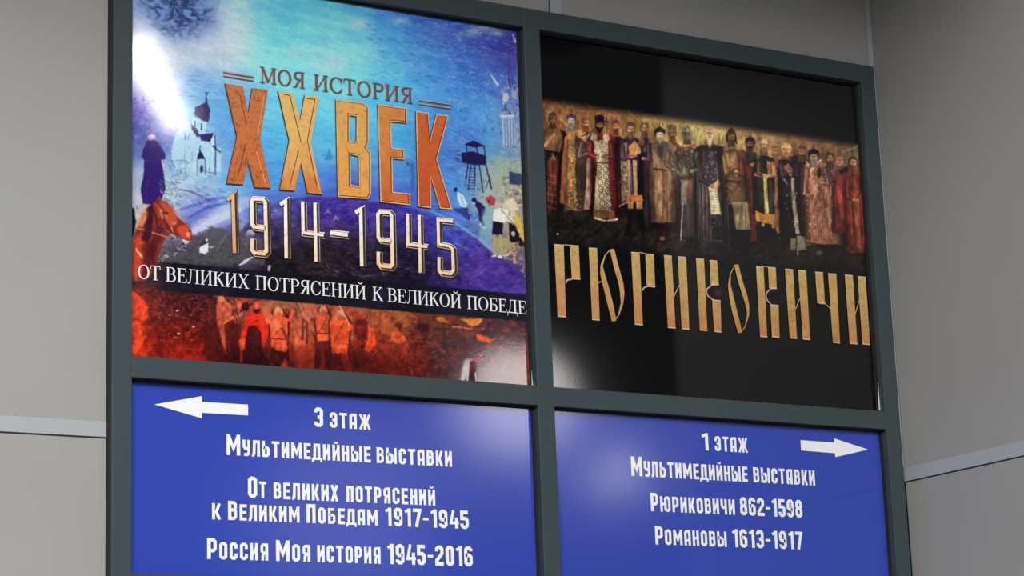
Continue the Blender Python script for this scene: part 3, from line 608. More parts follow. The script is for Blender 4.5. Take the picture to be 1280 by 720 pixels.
    def soldier(x, y, h, coat, legs, back=True, arm=0, cap=(214, 140, 100), w=1.0):
        """small rear-view soldier: head at (x, y), height h"""
        q = h / 62 * w
        O = [(x - 4 * q, y - 4), (x - 10 * q, y + 8), (x - 9 * q, y + 24 * q), (x - 8 * q, y + 38 * q), (x - 10 * q, y + h)]; cv.line(O, 2.4, (70, 22, 22), .75, 1.6)
        O = [(x + 4 * q, y - 4), (x + 11 * q, y + 9), (x + 10 * q, y + 24 * q), (x + 9 * q, y + 38 * q), (x + 10 * q, y + h)]; cv.line(O, 2.8, (66, 20, 22), .8, 1.6)
        cv.poly([(x - 9 * q, y + 8), (x - 3 * q, y + 5), (x + 4 * q, y + 5), (x + 10 * q, y + 9), (x + 9 * q, y + 24 * q), (x + 8 * q, y + 38 * q), (x - 7 * q, y + 38 * q), (x - 8 * q, y + 22 * q)], coat, .95, 1.2, .8)
        cv.poly([(x - 7 * q, y + 36 * q), (x + 8 * q, y + 36 * q), (x + 9 * q, y + h), (x + 3 * q, y + h), (x, y + 44 * q), (x - 4 * q, y + h), (x - 9 * q, y + h)], legs, .92, 1.2, .8)
        cv.line([(x - 7 * q, y + 27 * q), (x + 8 * q, y + 28 * q)], 1.6, (90, 30, 26), .8); cv.line([(x + 5 * q, y + 9), (x - 6 * q, y + 27 * q)], 1.2, (110, 40, 32), .6)
        cv.oval(x, y, 4.2 * q + .6, 5 * q + .4, cap, .98, .3); cv.oval(x + .6, y + 3, 3.4 * q, 3 * q, (190, 84, 60), .8, .4)
        if arm:
            cv.line([(x + 9 * q * arm, y + 11), (x + 13 * q * arm, y - 2), (x + 6 * q * arm, y - 9)], [4, 3.4, 2.6], coat, .95)
    r = random.Random(21)
    for k in range(46):
        x = r.uniform(286, 500); y = 362 + (x - 166) * .0845 + r.uniform(8, 26); a = r.uniform(2.2, 4.2)
        cv.poly([(x - a * 1.6, y + a * 3.6), (x - a, y + a), (x + a, y + a), (x + a * 1.7, y + a * 3.8)], r.choice([(150, 70, 52), (96, 40, 36), (196, 104, 74)]), .6, 2, .6, k)
        cv.oval(x + .8, y + .6, a, a * 1.2, (70, 28, 28), .7, .6); cv.oval(x, y, a * .8, a, r.choice([(220, 134, 100), (190, 96, 70), (130, 60, 48)]), .8, .5)
    # man with rifle, man in red tunic, soldiers
    cv.poly([(272, 374), (280, 372), (290, 384), (288, 402), (290, 430), (294, 452), (286, 452), (278, 430), (272, 405), (270, 390)], (206, 96, 66), .85, 1.4, 1); cv.oval(276, 373, 4.2, 5, (232, 130, 96), .95, .3); cv.line([(268, 370), (279, 367)], 2.6, (130, 56, 44), .9)
    cv.poly([(280, 402), (296, 400), (300, 430), (298, 454), (284, 452)], (80, 24, 26), .9, 1.6); cv.line([(262, 400), (270, 424), (278, 446)], 1.2, (206, 130, 100), .6)
    cv.poly([(252, 410), (262, 398), (272, 404), (280, 452), (258, 450)], (84, 24, 26), .8, 2)
    cv.line([(292, 396), (306, 386), (318, 378)], 1.6, (60, 26, 30), .9); cv.line([(280, 404), (292, 396)], 3, (236, 110, 70), .9); cv.dabs((280, 376, 300, 402), 36, [(236,140,100),(110,50,44),(190,90,64)], (3, 7), (1, 2.4), 1.1, .6, .7, 56)
    cv.oval(307, 383, 4.6, 6, (52, 20, 30), .95, .3); cv.oval(305, 375, 4, 3.6, (206, 60, 54), .85, .4); cv.oval(299, 381, 3.4, 5, (232, 110, 84), .7, .4)
    cv.poly([(308, 394), (316, 388), (326, 390), (334, 402), (335, 418), (330, 434), (325, 433), (326, 416), (318, 408), (312, 410), (306, 424), (303, 440), (304, 452), (300, 452), (300, 424)], (222, 50, 34), .97, 1.2, .6)
    cv.poly([(310, 408), (318, 406), (327, 416), (328, 440), (340, 456), (304, 454), (306, 428)], (76, 20, 26), .98, 1.4)
    cv.line([(322, 400), (314, 404)], 2, (130, 34, 28), .7); cv.oval(321.5, 380, 5, 6, (214, 74, 56), .97, .3); cv.line([(317, 376), (326, 374)], 3, (110, 44, 40), .9); cv.oval(321, 389, 4.4, 3, (70, 26, 30), .9, .4); cv.oval(321, 383, 2.6, 3, (240, 120, 90), .7, .6)
    cv.poly([(298, 424), (306, 424), (306, 436), (300, 438)], (236, 96, 52), .8, 2)
    soldier(348, 390, 66, (226, 92, 58), (86, 26, 26), cap=(226, 134, 92), w=1.15)
    cv.poly([(326, 382), (331, 383), (344, 398), (356, 414), (350, 416), (332, 402)], (226, 110, 76), .95, 1.2); cv.line([(362, 400), (366, 388), (360, 384)], [5, 4, 3], (222, 92, 60), .9)
    cv.line([(349, 406), (362, 428)], 2.4, (236, 140, 100), .8); cv.line([(352, 410), (366, 436)], 3, (96, 30, 28), .7)
    cv.poly([(345, 430), (360, 432), (358, 440), (344, 438)], (236, 96, 56), .9, 1.4); cv.poly([(350, 458), (356, 448), (362, 462)], (230, 70, 40), .9)
    cv.line([(338, 420), (336, 446), (340, 456)], 2.2, (150, 40, 32), .7)
    cv.poly([(366, 398), (380, 400), (384, 420), (382, 440), (368, 436)], (206, 96, 66), .7, 3, 1)
    for a, b in (((379, 400), (378, 424)), ((383, 396), (384, 428)), ((388, 404), (394, 424))): cv.line([a, b], 3.4, (96, 44, 34), .75)
    cv.line([(372, 380), (386, 402), (396, 420)], [5, 4, 3], (206, 110, 76), .8); cv.line([(384, 380), (394, 396), (402, 410)], [4, 4, 3], (190, 90, 66), .7); cv.line([(370, 378), (376, 390)], 3, (80, 40, 36), .6)
    cv.poly([(372, 434), (398, 436), (400, 462), (368, 458)], (196, 66, 44), .7, 3, 1)
    soldier(404, 388, 72, (206, 86, 56), (92, 28, 28), cap=(222, 130, 96), w=.9)
    cv.poly([(397, 418), (413, 419), (412, 426), (398, 425)], (236, 100, 58), .85, 1.4); cv.line([(396, 396), (392, 384), (390, 376)], [5, 4, 3], (206, 96, 66), .85)
    soldier(424, 394, 74, (226, 84, 44), (110, 32, 28), cap=(206, 140, 96), w=1.1)
    cv.line([(416, 400), (418, 388), (424, 382)], [5, 4, 3], (214, 96, 60), .9); cv.line([(432, 402), (440, 410), (430, 414), (420, 412)], [5, 5, 4, 3], (232, 92, 50), .95)
    cv.line([(424, 382), (432, 396), (436, 406)], 1.8, (240, 176, 140), .85); cv.poly([(415, 428), (434, 431), (432, 437), (415, 434)], (240, 96, 50), .9, 1.2)
    cv.poly([(430, 436), (438, 452), (442, 468), (434, 466), (426, 448)], (180, 60, 40), .7, 2)
    # seated and crowding people to the right
    cv.oval(451, 412, 9, 16, (96, 26, 30), .9, .5); cv.oval(452, 410, 4, 8, (120, 40, 46), .7, .6); cv.poly([(460, 406), (468, 414), (470, 430), (462, 440), (454, 438), (460, 424)], (230, 84, 44), .95, 2, 1)
    cv.oval(451, 396, 5, 4, (176, 62, 44), .9, .4); cv.oval(443, 392, 4, 5, (150, 46, 44), .8, .5); cv.oval(436, 388, 4, 5, (190, 70, 60), .7, .5)
    for (x, y, a, c) in ((466, 400, 6, (150, 84, 56)), (474, 398, 5, (190, 100, 60)), (482, 396, 5, (176, 90, 60)), (486, 408, 7, (200, 110, 66)), (478, 416, 7, (150, 66, 42))): cv.oval(x, y, a, a * 1.3, c, .6, .8)
    cv.oval(497, 410, 5.4, 5, (84, 34, 34), .95, .4); cv.poly([(484, 418), (494, 408), (500, 414), (506, 424), (500, 430), (490, 426)], (206, 92, 50), .8, 2, 1); cv.oval(503, 424, 5, 4, (240, 100, 48), .95, .5, -.5); cv.poly([(500, 430), (506, 426), (510, 444), (502, 446)], (150, 60, 40), .8, 2)
    cv.dabs((440, 385, 530, 470), 320, [(206,90,50),(110,36,32),(170,60,40),(226,110,60),(80,28,30)], (3, 9), (1, 2.6), .4, 1.2, .4, 57)
    cv.dabs((262, 378, 440, 460), 260, [(206,110,76),(110,40,34),(180,80,56),(226,120,84)], (2, 7), (.8, 2), .8, 1.3, .26, 58)
    cv.dabs((515, 392, 660, 440), 260, [(70,30,40),(150,70,60),(206,90,60),(110,44,48),(60,40,46)], (3, 11), (1, 3), .15, .5, .5, 59)
    cv.poly([(545, 396), (552, 396), (562, 402), (558, 404), (548, 402)], (216, 130, 50), .9, 1.6, 1); cv.poly([(574, 399), (604, 398), (600, 406), (590, 409), (584, 404)], (222, 136, 54), .9, 1.6, 1); cv.line([(566, 408), (590, 411)], 2, (226, 130, 110), .8)
    cv.poly([(594, 418), (606, 420), (618, 424), (614, 428), (604, 428), (596, 422)], (226, 92, 50), .9, 1.6, 1); cv.oval(529, 410, 7, 6, (70, 28, 36), .9, .4); cv.dabs((588, 430, 632, 455), 36, [(206,70,64),(226,84,70)], (4, 9), (1.4, 3), -.4, .5, .6, 60)
    cv.dabs((540, 436, 600, 462), 40, [(190,70,76),(150,60,66)], (4, 9), (1.2, 3), .2, .6, .5, 61); cv.poly([(661, 446), (668, 444), (668, 455), (661, 458)], (232, 90, 50), .9, 1.6)
    zz = np.clip((Y - (362 + (X - 166) * .0845)) / 3, 0, 1); cv.a *= (1 + zz * (cv.noise(4, 6, 81) * .2 + cv.noise(1.8, 2.4, 82) * .07))[..., None]
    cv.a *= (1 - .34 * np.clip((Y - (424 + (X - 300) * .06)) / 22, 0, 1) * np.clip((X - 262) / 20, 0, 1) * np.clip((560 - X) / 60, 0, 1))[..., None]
    # ---------------- the dark caption band
    top = 326 + (X - 190) * .0905; bot = 360.5 + (X - 166) * .0845
    mb_ = np.clip((Y - top) / 1.6 + .5, 0, 1) * np.clip((bot - Y) / 1.4 + .5, 0, 1) * np.clip((X - 186 + cv.noise(9, 9, 71) * 6) / 34, 0, 1)
    band = np.array([26, 25, 34]) / 255 + (cv.noise(26, 9, 72) * .03)[..., None] * np.array([1, .8, 1.8]) + (cv.noise(5, 4, 73) * .015)[..., None]
    cv.a += (band - cv.a) * (mb_ * .93)[..., None]
    cv.glow(474, 368, 12, 10, (56, 40, 96), .6)
    return organic(cv, .4, 3.0, 1.12, 1.0, .97 * (1 + .18 * np.clip((190 - cv.Y) / 130, 0, 1.2))[..., None], .03)  # ink lightened towards the top to offset the weaker light there

def paint_princes():
    cv = Canvas(668, 20, 1110, 530, 9); cv.gain = 1.0
    X, Y = cv.X, cv.Y
    cv.a[:] = np.array([13, 11, 14]) / 255
    tp = 119.5 + (X - 679) * .1405                      # upper limit of the painted band
    g = cv.field([(680,135,150,104,66),(720,135,146,98,60),(760,140,150,106,66),(800,148,160,124,78),(830,155,182,150,86),(870,160,196,178,96),(905,165,190,166,96),(940,170,172,134,86),(980,172,156,112,76),(1020,180,140,98,70),(1060,190,118,86,62),(1078,200,110,100,84),
                  (690,200,70,44,36),(800,210,90,60,50),(900,215,80,56,46),(1000,220,80,54,42),(1070,230,90,50,40),
                  (690,270,50,38,34),(760,285,56,46,36),(820,295,62,50,40),(880,300,40,32,30),(940,310,44,36,32),(1000,318,56,42,34),(1060,325,46,34,30),(700,300,46,42,34),(780,312,44,40,34)], 17)
    n = cv.noise(22, 5, 1, -.7) * .05 + cv.noise(5, 4, 2) * .035
    g += n[..., None] * np.array([1.1, .95, .7])
    low = 296 + (X - 690) * .093
    m = np.clip((Y - tp) / 12, 0, 1) ** 1.2 * np.clip((low + 14 + cv.noise(16, 10, 3) * 6 - Y) / 16, 0, 1)
    cv.a += (g - cv.a) * m[..., None]
    cv.dabs((680, 122, 800, 165), 90, [(176,126,78),(120,80,52),(196,150,90)], (8, 22), (.8, 2), .75, .25, .28, 2, lambda x, y: y > 126 + (x - 679) * .14)
    cv.dabs((800, 150, 1075, 215), 160, [(170,130,84),(130,92,62),(196,166,100)], (4, 12), (.8, 2), -.6, .8, .25, 3, lambda x, y: y > 126 + (x - 679) * .14)
    cv.line([(682, 138), (698, 146), (710, 158)], [2, 3.5, 1.5], (190, 150, 96), .6); cv.line([(1052, 190), (1066, 186), (1078, 179)], [1, 2, 1], (176, 150, 110), .6); cv.poly([(1062, 192), (1078, 182), (1080, 206), (1068, 200)], (104, 100, 84), .6, 3)
    r = random.Random(5)
    # the deep shade between the crowded figures
    cv.poly([(682, 176), (720, 172), (780, 176), (840, 184), (900, 190), (960, 204), (1020, 214), (1080, 222), (1086, 318), (1040, 306), (980, 300), (900, 306), (840, 292), (770, 270), (684, 262)], (36, 24, 25), .88, 7, 3)
    def robe(x0, x1, x2, x3, y0, y1, c, al=1.0, rag=.8):
        """robe: shoulders x0..x1 at y0, hem x2..x3 at y1"""
        cv.poly([(x0 + 1.5, y0 + 4), ((x0 + x1) / 2 - 3, y0), ((x0 + x1) / 2 + 3, y0), (x1 - 1.5, y0 + 4), (x1, y0 + 22), (x3, y1), (x2, y1 - (x3 - x2) * .0), (x0, y0 + 22)], c, al, 1.4, rag, int(x0))
        dk = tuple(int(v * .38) for v in c); lt = tuple(min(255, int(v * 1.5 + 12)) for v in c); w = (x1 - x0) * .2
        cv.line([(x0 + 1, y0 + 14), ((x0 + x2) / 2 + 1, (y0 + y1) / 2), (x2 + 1, y1 - 4)], [w * .5, w, w], dk, .6, 4)
        cv.line([(x1 - 1, y0 + 14), ((x1 + x3) / 2 - 1, (y0 + y1) / 2), (x3 - 1, y1 - 4)], [w * .6, w * 1.3, w * 1.4], dk, .7, 4)
        cv.line([((x0 * 2 + x1) / 3, y0 + 12), ((x2 * 2 + x3) / 3, y1 - 12)], [w * .4, w * .9], lt, .34, 5)
    def folds(x0, x1, y0, y1, cols, n, al=.5, lean=.04, w=(.9, 2.2)):
        for k in range(n):
            x = x0 + (x1 - x0) * (k + .5) / n + r.uniform(-.8, .8); a = y0 + r.uniform(0, 8); b = y1 - r.uniform(0, 10)
            cv.line([(x, a), (x + (b - a) * lean * .5 + r.uniform(-.6, .6), (a + b) / 2), (x + (b - a) * lean, b)], [.6, r.uniform(*w), .8], r.choice(cols), al * r.uniform(.5, 1))
    def speck(x0, x1, y0, y1, cols, n, al=.7, s=(.7, 1.5)):
        for k in range(n):
            cv.oval(r.uniform(x0, x1), r.uniform(y0, y1), r.uniform(*s), r.uniform(*s), r.choice(cols), al * r.uniform(.5, 1), .6)
    def head(x, y, face=(176, 120, 86), hair=(70, 44, 34), beard=None, hat=None, shape='cap', q=1.0, bl=5):
        hx, hy = 4.3 * q, 5.8 * q
        cv.poly([(x - 3 * q, y + 3), (x + 3 * q, y + 3), (x + 5 * q, y + 11 * q), (x - 5 * q, y + 11 * q)], tuple(int(v * .55) for v in face), .8, 1.4)
        cv.oval(x - .2, y - .6, hx + 1.0, hy + 1.0, hair, .95, .3); cv.oval(x + .3, y + .6, hx - .4, hy - .6, face, 1, .3)
        cv.oval(x + 1.5 * q, y + 1, 1.8 * q, 3.6 * q, tuple(min(255, int(v * 1.22)) for v in face), .6, .8)
        dk = tuple(int(v * .42) for v in face)
        cv.line([(x - 2.6 * q, y - .9), (x - .6 * q, y - .7)], 1.15, dk, .85, .7); cv.line([(x + 1.3 * q, y - .6), (x + 3.1 * q, y - .6)], 1.1, dk, .85, .7)
        cv.line([(x + .6 * q, y - .3), (x + .7 * q, y + 1.9 * q)], .8, dk, .45, .7)
        if beard:
            cv.poly([(x - 3.8 * q, y + 1.6 * q), (x - 1, y + 2.6 * q), (x + 1.8, y + 2.6 * q), (x + 4.0 * q, y + 1.6 * q), (x + 3.2 * q, y + 5.5 * q), (x + .4, y + (5 + bl) * q), (x - 3 * q, y + 5.5 * q)], beard, .95, 1.2, .5)
            cv.line([(x - 1.0, y + 3.5 * q), (x + 1.8, y + 3.5 * q)], .8, dk, .8, .6)
        else: cv.line([(x - 1.0, y + 3.6 * q), (x + 1.6, y + 3.6 * q)], .9, dk, .8, .6)
        if hat:
            if shape == 'cap': cv.poly([(x - 5.6 * q, y - 2.0 * q), (x - 5 * q, y - 6.4 * q), (x, y - 8.4 * q), (x + 5 * q, y - 6 * q), (x + 5.6 * q, y - 1.6 * q), (x, y - 3.4 * q)], hat, 1, 1.1, .4)
            elif shape == 'point':
                cv.poly([(x - 5.8 * q, y - 1.6 * q), (x - 5 * q, y - 6 * q), (x - .6, y - 8.5 * q), (x, y - 13 * q), (x + .8, y - 8.5 * q), (x + 5.4 * q, y - 5.4 * q), (x + 6 * q, y - 1.2 * q), (x, y - 3 * q)], hat, 1, 1.0, .3)
            elif shape == 'tall': cv.poly([(x - 4.8 * q, y - 2 * q), (x - 5.4 * q, y - 10 * q), (x, y - 11.6 * q), (x + 5.4 * q, y - 9.6 * q), (x + 4.8 * q, y - 2 * q)], hat, 1, 1.0, .3)
            elif shape == 'helm':
                cv.poly([(x - 5.8 * q, y + 7 * q), (x - 6 * q, y - 2 * q), (x - 4 * q, y - 7 * q), (x, y - 11 * q), (x + 4 * q, y - 7 * q), (x + 6 * q, y - 1 * q), (x + 6.6 * q, y + 8 * q), (x + 3.6 * q, y + 4 * q), (x + 3.6 * q, y - 2.6 * q), (x - 3 * q, y - 2.6 * q), (x - 3.4 * q, y + 4 * q)], hat, 1, 1.0, .3)
            cv.line([(x - 4.6 * q, y - 3.4 * q), (x, y - 4.4 * q), (x + 4.6 * q, y - 3 * q)], 1.0, tuple(min(255, int(v * 1.5) + 14) for v in hat), .55)
    def arm(sx, sy, ex, ey, hx, hy, c, w=5.2, hand=(186, 136, 104)):
        dk = tuple(int(v * .4) for v in c)
        cv.line([(sx, sy), (ex, ey), (hx, hy)], [w + 1.4, w + 1.6, w * .8 + 1], dk, .8, 1.2)
        cv.line([(sx, sy), (ex, ey), (hx, hy)], [w, w, w * .7], c, .95, 1.2)
        lt = tuple(min(255, int(v * 1.45 + 14)) for v in c); cv.line([(sx - 1, sy + 1), (ex - 1, ey - 1), (hx, hy - 1)], [w * .3, w * .34, w * .2], lt, .55, 1.2)
        cv.oval(hx, hy, 2.5, 2.0, hand, .95, .4)
    # back row first
    robe(722, 742, 722, 740, 164, 262, (46, 30, 44)); folds(723, 741, 190, 262, [(86,60,70),(30,20,30)], 7)
    robe(764, 781, 762, 780, 170, 268, (58, 30, 46)); folds(764, 780, 185, 264, [(110,60,70),(34,20,34),(90,80,90)], 7)
    robe(796, 814, 797, 815, 172, 292, (56, 44, 56)); folds(798, 812, 190, 290, [(120,104,112),(40,28,44),(84,60,80)], 7)
    robe(833, 852, 838, 858, 178, 260, (110, 66, 50)); folds(834, 850, 190, 250, [(140,80,60),(70,44,40)], 6)
    robe(928, 948, 926, 950, 192, 280, (96, 42, 40)); folds(928, 946, 200, 270, [(130,56,50),(50,26,28)], 7)
    robe(960, 976, 960, 978, 196, 270, (120, 84, 66)); robe(1028, 1046, 1026, 1048, 208, 300, (86, 66, 60)); speck(1028, 1044, 212, 240, [(150,120,110),(60,44,44),(120,96,100)], 40)
    # 1 bare-armed soldier with dark cloak
    cv.poly([(696, 160), (706, 164), (712, 176), (706, 220), (700, 262), (690, 262), (694, 200)], (36, 22, 26), .95, 1.6)
    cv.poly([(680, 164), (688, 158), (700, 160), (704, 176), (700, 190), (682, 188), (680, 180)], (124, 84, 56), 1, 1.6, .6); cv.oval(690, 172, 7, 6, (160, 112, 74), .7, .8); cv.line([(681, 182), (692, 168)], [4, 3.4], (196, 150, 110), .9)
    cv.poly([(681, 188), (700, 190), (702, 208), (682, 208)], (40, 28, 28), .95, 1.4); cv.oval(692, 198, 5, 3, (150, 116, 100), .7, .7); cv.line([(690, 192), (695, 202)], 2, (180, 150, 130), .6)
    cv.poly([(685, 200), (698, 200), (697, 222), (692, 246), (688, 268), (683, 266), (684, 240)], (122, 62, 48), .95, 1.4, .6); folds(686, 697, 204, 264, [(176,110,86),(70,30,34),(150,50,50)], 7, .7)
    for k in range(6): cv.line([(684, 218 + k * 8), (694, 221 + k * 8)], 1.3, (190, 150, 130), .45)
    head(691, 149, (120, 78, 54), (44, 30, 28), None, (70, 60, 48), 'cap', 1.05)
    # 2 
    cv.poly([(706, 172), (712, 164), (718, 170), (714, 200), (708, 256), (700, 254), (702, 210)], (176, 92, 60), 1, 1.4, .4); folds(702, 714, 178, 252, [(210,130,90),(110,50,40)], 5, .6)
    robe(709, 734, 706, 728, 162, 264, (176, 132, 74)); speck(710, 722, 175, 240, [(226,190,120),(120,80,44),(206,160,90),(150,60,40)], 110); cv.poly([(719, 168), (734, 180), (728, 262), (720, 262)], (62, 46, 56), .8, 2)
    speck(708, 726, 240, 262, [(196,176,130),(50,36,40),(90,60,56)], 60); cv.poly([(706, 262), (728, 264), (730, 276), (708, 274)], (60, 46, 54), .9, 1.4); cv.line([(718, 182), (730, 188)], [5, 4], (110, 84, 84), .8)
    head(714, 151, (170, 160, 150), (90, 80, 84), (140, 136, 134), (66, 50, 78), 'cap', 1.1, 6)
    # 3
    head(732.5, 154.5, (182, 120, 86), (140, 80, 50), (110, 60, 40), None, q=1.05); cv.line([(731, 176), (737, 166)], 3, (150, 110, 90), .8); cv.line([(728, 170), (740, 164)], 1.4, (40, 30, 34), .8)
    # 4 big patterned robe
    cv.poly([(735, 178), (742, 168), (746, 176), (742, 220), (737, 262), (730, 262), (733, 220)], (186, 140, 124), .95, 1.4, .4); folds(732, 742, 190, 260, [(226,200,190),(110,60,60),(150,50,60)], 5, .7)
    robe(738, 770, 742, 774, 166, 272, (112, 36, 40)); 
    cv.poly([(742, 176), (762, 174), (760, 200), (764, 268), (742, 268), (746, 205)], (176, 162, 128), .95, 1.2)
    cv.oval(752, 188, 8, 11, (196, 184, 150), .8, .4); speck(743, 762, 176, 204, [(236,230,206),(80,60,46),(120,90,60)], 60); cv.line([(744, 203), (762, 204)], 2, (70, 50, 44), .8)
    for k in range(7):
        for dx in (748.5, 757):
            cv.oval(dx + k * .9, 212 + k * 8.8 - (dx < 750) * 2, 3.4, 3.9, (60, 48, 42), .9, .25); cv.oval(dx + k * .9, 212 + k * 8.8 - (dx < 750) * 2, 2.3, 2.8, (226, 214, 180), .95, .3); cv.oval(dx + k * .9, 212 + k * 8.8 - (dx < 750) * 2, 1.0, 1.2, (70, 54, 46), .9, .5)
    cv.poly([(742, 262), (768, 264), (768, 274), (742, 272)], (146, 92, 60), 1, 1); cv.line([(743, 272.5), (756, 276), (771, 274.5)], 2, (226, 216, 206), .95); cv.oval(771.5, 273.5, 1.2, 1.2, (240, 236, 230), .9)
    cv.oval(742, 172, 4, 6, (206, 176, 140), .85, .5, .3); cv.oval(758, 172, 4, 6, (196, 160, 126), .85, .5, -.3); folds(762, 774, 200, 262, [(150,40,50),(70,24,34),(190,120,120)], 5, .7)
    head(749.5, 156, (186, 130, 92), (26, 20, 24), (26, 20, 26), (40, 34, 38), 'tall', 1.1, 6)
    cv.line([(758, 146), (759, 168)], 1.1, (50, 32, 30), .9); cv.line([(755, 151), (762, 153)], 1.1, (50, 32, 30), .9)
    # 5
    head(769.5, 158, (190, 126, 88), (130, 70, 46), (96, 50, 36), (110, 60, 44), 'cap', 1.05, 5)
    # 6 patterned borders, orange hem and black boots
    robe(774, 803, 776, 803, 171, 256, (54, 36, 66)); cv.poly([(775, 180), (784, 178), (785, 250), (777, 252)], (150, 126, 100), .95, 1.2); speck(775, 784, 182, 250, [(216,200,170),(80,56,60),(50,36,50)], 80)
    cv.poly([(791, 200), (796, 200), (797, 246), (792, 246)], (206, 170, 110), .95, 1); cv.poly([(784, 200), (787.5, 200), (788, 250), (785.5, 250)], (196, 160, 120), .9, 1); cv.line([(788.5, 205), (789.5, 242)], 1.6, (150, 146, 180), .6)
    cv.poly([(786, 184), (794, 176), (801, 186), (796, 196), (788, 194)], (206, 136, 72), .95, 1.6, .8); cv.line([(786, 194), (800, 190)], 3, (226, 166, 110), .8)
    cv.poly([(785, 243), (803, 244), (804, 252), (785, 252)], (206, 120, 66), 1, 1); cv.poly([(785, 252), (791.5, 252), (791.5, 261), (785, 261)], (222, 156, 90), 1, 1); cv.poly([(795, 252), (803, 252.5), (803, 261.5), (795.5, 261)], (222, 150, 84), 1, 1); cv.line([(774, 258), (785, 252)], [2, 3], (206, 130, 100), .8)
    cv.poly([(786, 261), (792, 262), (790, 282), (787, 296), (778, 296), (784, 284)], (20, 16, 20), 1, 1.2); cv.poly([(797, 262), (804, 262), (806, 284), (812, 293), (802, 293), (798, 280)], (20, 16, 20), 1, 1.2)
    head(788, 161.5, (180, 124, 90), (70, 50, 40), (110, 90, 70), (84, 64, 50), 'cap', 1.15, 6)
    # 7
    head(805.5, 160.5, (186, 130, 94), (110, 80, 56), (130, 90, 66), None, q=1.1); cv.line([(806, 188), (813, 176)], 4, (120, 110, 120), .6); cv.oval(802, 178, 4, 5, (140, 90, 72), .7, .6)
    # 8 wide tan robe with grey cape
    robe(812, 846, 814, 844, 178, 278, (150, 112, 82)); folds(816, 842, 215, 276, [(196,160,120),(100,70,54),(180,140,104),(80,56,46)], 12, .6)
    cv.poly([(814, 180), (822, 174), (836, 178), (846, 196), (856, 214), (858, 240), (850, 262), (846, 230), (836, 212), (826, 200), (816, 186)], (98, 88, 80), .97, 1.6, .6); folds(824, 848, 186, 230, [(130,120,108),(66,58,56)], 6, .5, .5)
    cv.line([(817, 211), (834, 213)], 2.4, (76, 50, 44), .9); cv.line([(829, 214), (829, 276)], 1.6, (96, 70, 56), .6); cv.line([(817, 278), (840, 281)], 2.2, (70, 50, 44), .8); cv.poly([(838, 236), (842, 236), (842, 250), (836, 252)], (150, 50, 44), .7, 1.4)
    head(824.5, 168.5, (200, 164, 130), (60, 48, 44), (176, 160, 140), (44, 34, 34), 'point', 1.2, 6)
    # 9
    head(840.5, 167, (150, 92, 66), (90, 60, 44), (90, 54, 40), (110, 88, 62), 'tall', 1.0, 5)
    # 10 armoured man with sword
    robe(846, 874, 850, 874, 184, 296, (74, 66, 62)); speck(848, 872, 186, 226, [(150,146,140),(46,40,42),(110,100,90),(120,60,50)], 150, .7); cv.line([(858, 186), (868, 182)], 4, (150, 60, 48), .8); cv.oval(859, 178.5, 3, 3, (190, 110, 90), .8, .5)
    cv.line([(838, 196), (840, 206), (852, 220)], [4, 5, 3], (120, 112, 96), .85); cv.line([(850, 222), (870, 222)], 3, (60, 52, 48), .8); cv.oval(856, 213, 3, 5, (160, 150, 130), .6, .7)
    cv.poly([(852, 226), (860, 226), (858, 256), (851, 256)], (146, 136, 112), .9, 1.6); cv.poly([(860, 226), (866, 226), (864, 246), (860, 250)], (150, 84, 60), .7, 2); cv.line([(853.5, 254), (852.5, 270), (851, 300)], [2.4, 1.6, 1.2], (206, 206, 206), .95); folds(852, 872, 250, 310, [(90,80,66),(40,34,32)], 7, .6)
    head(859, 168, (110, 80, 64), (90, 86, 82), None, (122, 118, 110), 'helm', 1.15)
    # 11 elder in a striped robe with a scroll
    robe(868, 906, 872, 908, 180, 318, (52, 38, 46)); folds(870, 886, 192, 312, [(156,140,150),(30,20,28),(120,70,66),(96,80,96)], 11, .6, .02); folds(890, 906, 196, 312, [(176,150,150),(30,20,28),(120,50,56),(110,96,110)], 9, .6, .07)
    cv.poly([(880, 190), (894, 190), (896, 232), (884, 232)], (60, 58, 70), .9, 1.6); speck(881, 895, 190, 232, [(120,120,140),(30,30,40),(150,110,100)], 60); cv.line([(880, 190), (876, 230)], 2.4, (126, 60, 50), .7)
    cv.poly([(886, 232.5), (896, 234), (901, 268), (889, 268)], (226, 214, 176), 1, 1)
    for k in range(8): cv.line([(888 + k * .35, 239 + k * 3.4), (896 + k * .5, 239.6 + k * 3.4)], .8, (130, 116, 90), .7)
    cv.poly([(889, 269), (901, 269), (903, 300), (889, 300)], (38, 36, 42), .95, 1); speck(890, 901, 270, 284, [(130,134,140),(80,80,90)], 36); cv.line([(888, 240), (889, 300)], 1, (150, 130, 130), .7); cv.line([(889, 300.5), (903, 301)], 1, (120, 106, 106), .8)
    cv.poly([(889, 232), (898, 224), (900, 230), (896, 238), (890, 236)], (206, 160, 120), .95, 1.2)
    head(887, 167, (206, 160, 122), (196, 150, 112), (222, 190, 154), None, q=1.3, bl=9)
    # 12 gilded breastplate
    cv.poly([(926, 186), (938, 192), (942, 230), (946, 300), (936, 302), (932, 250), (924, 210)], (110, 48, 42), .95, 1.6, .6); folds(930, 942, 196, 296, [(150,70,56),(70,30,30)], 6, .6)
    robe(902, 928, 908, 936, 186, 256, (110, 78, 52)); cv.poly([(906, 192), (920, 190), (922, 206), (910, 212)], (186, 152, 86), .9, 2.4); cv.line([(908, 214), (918, 204)], [3, 2.6], (214, 176, 120), .85); speck(908, 926, 212, 250, [(150,110,80),(60,40,34),(170,130,96)], 60); cv.line([(908, 226), (926, 228)], 3.4, (56, 46, 44), .85); cv.oval(919, 205, 4, 4, (176, 104, 76), .7, .7)
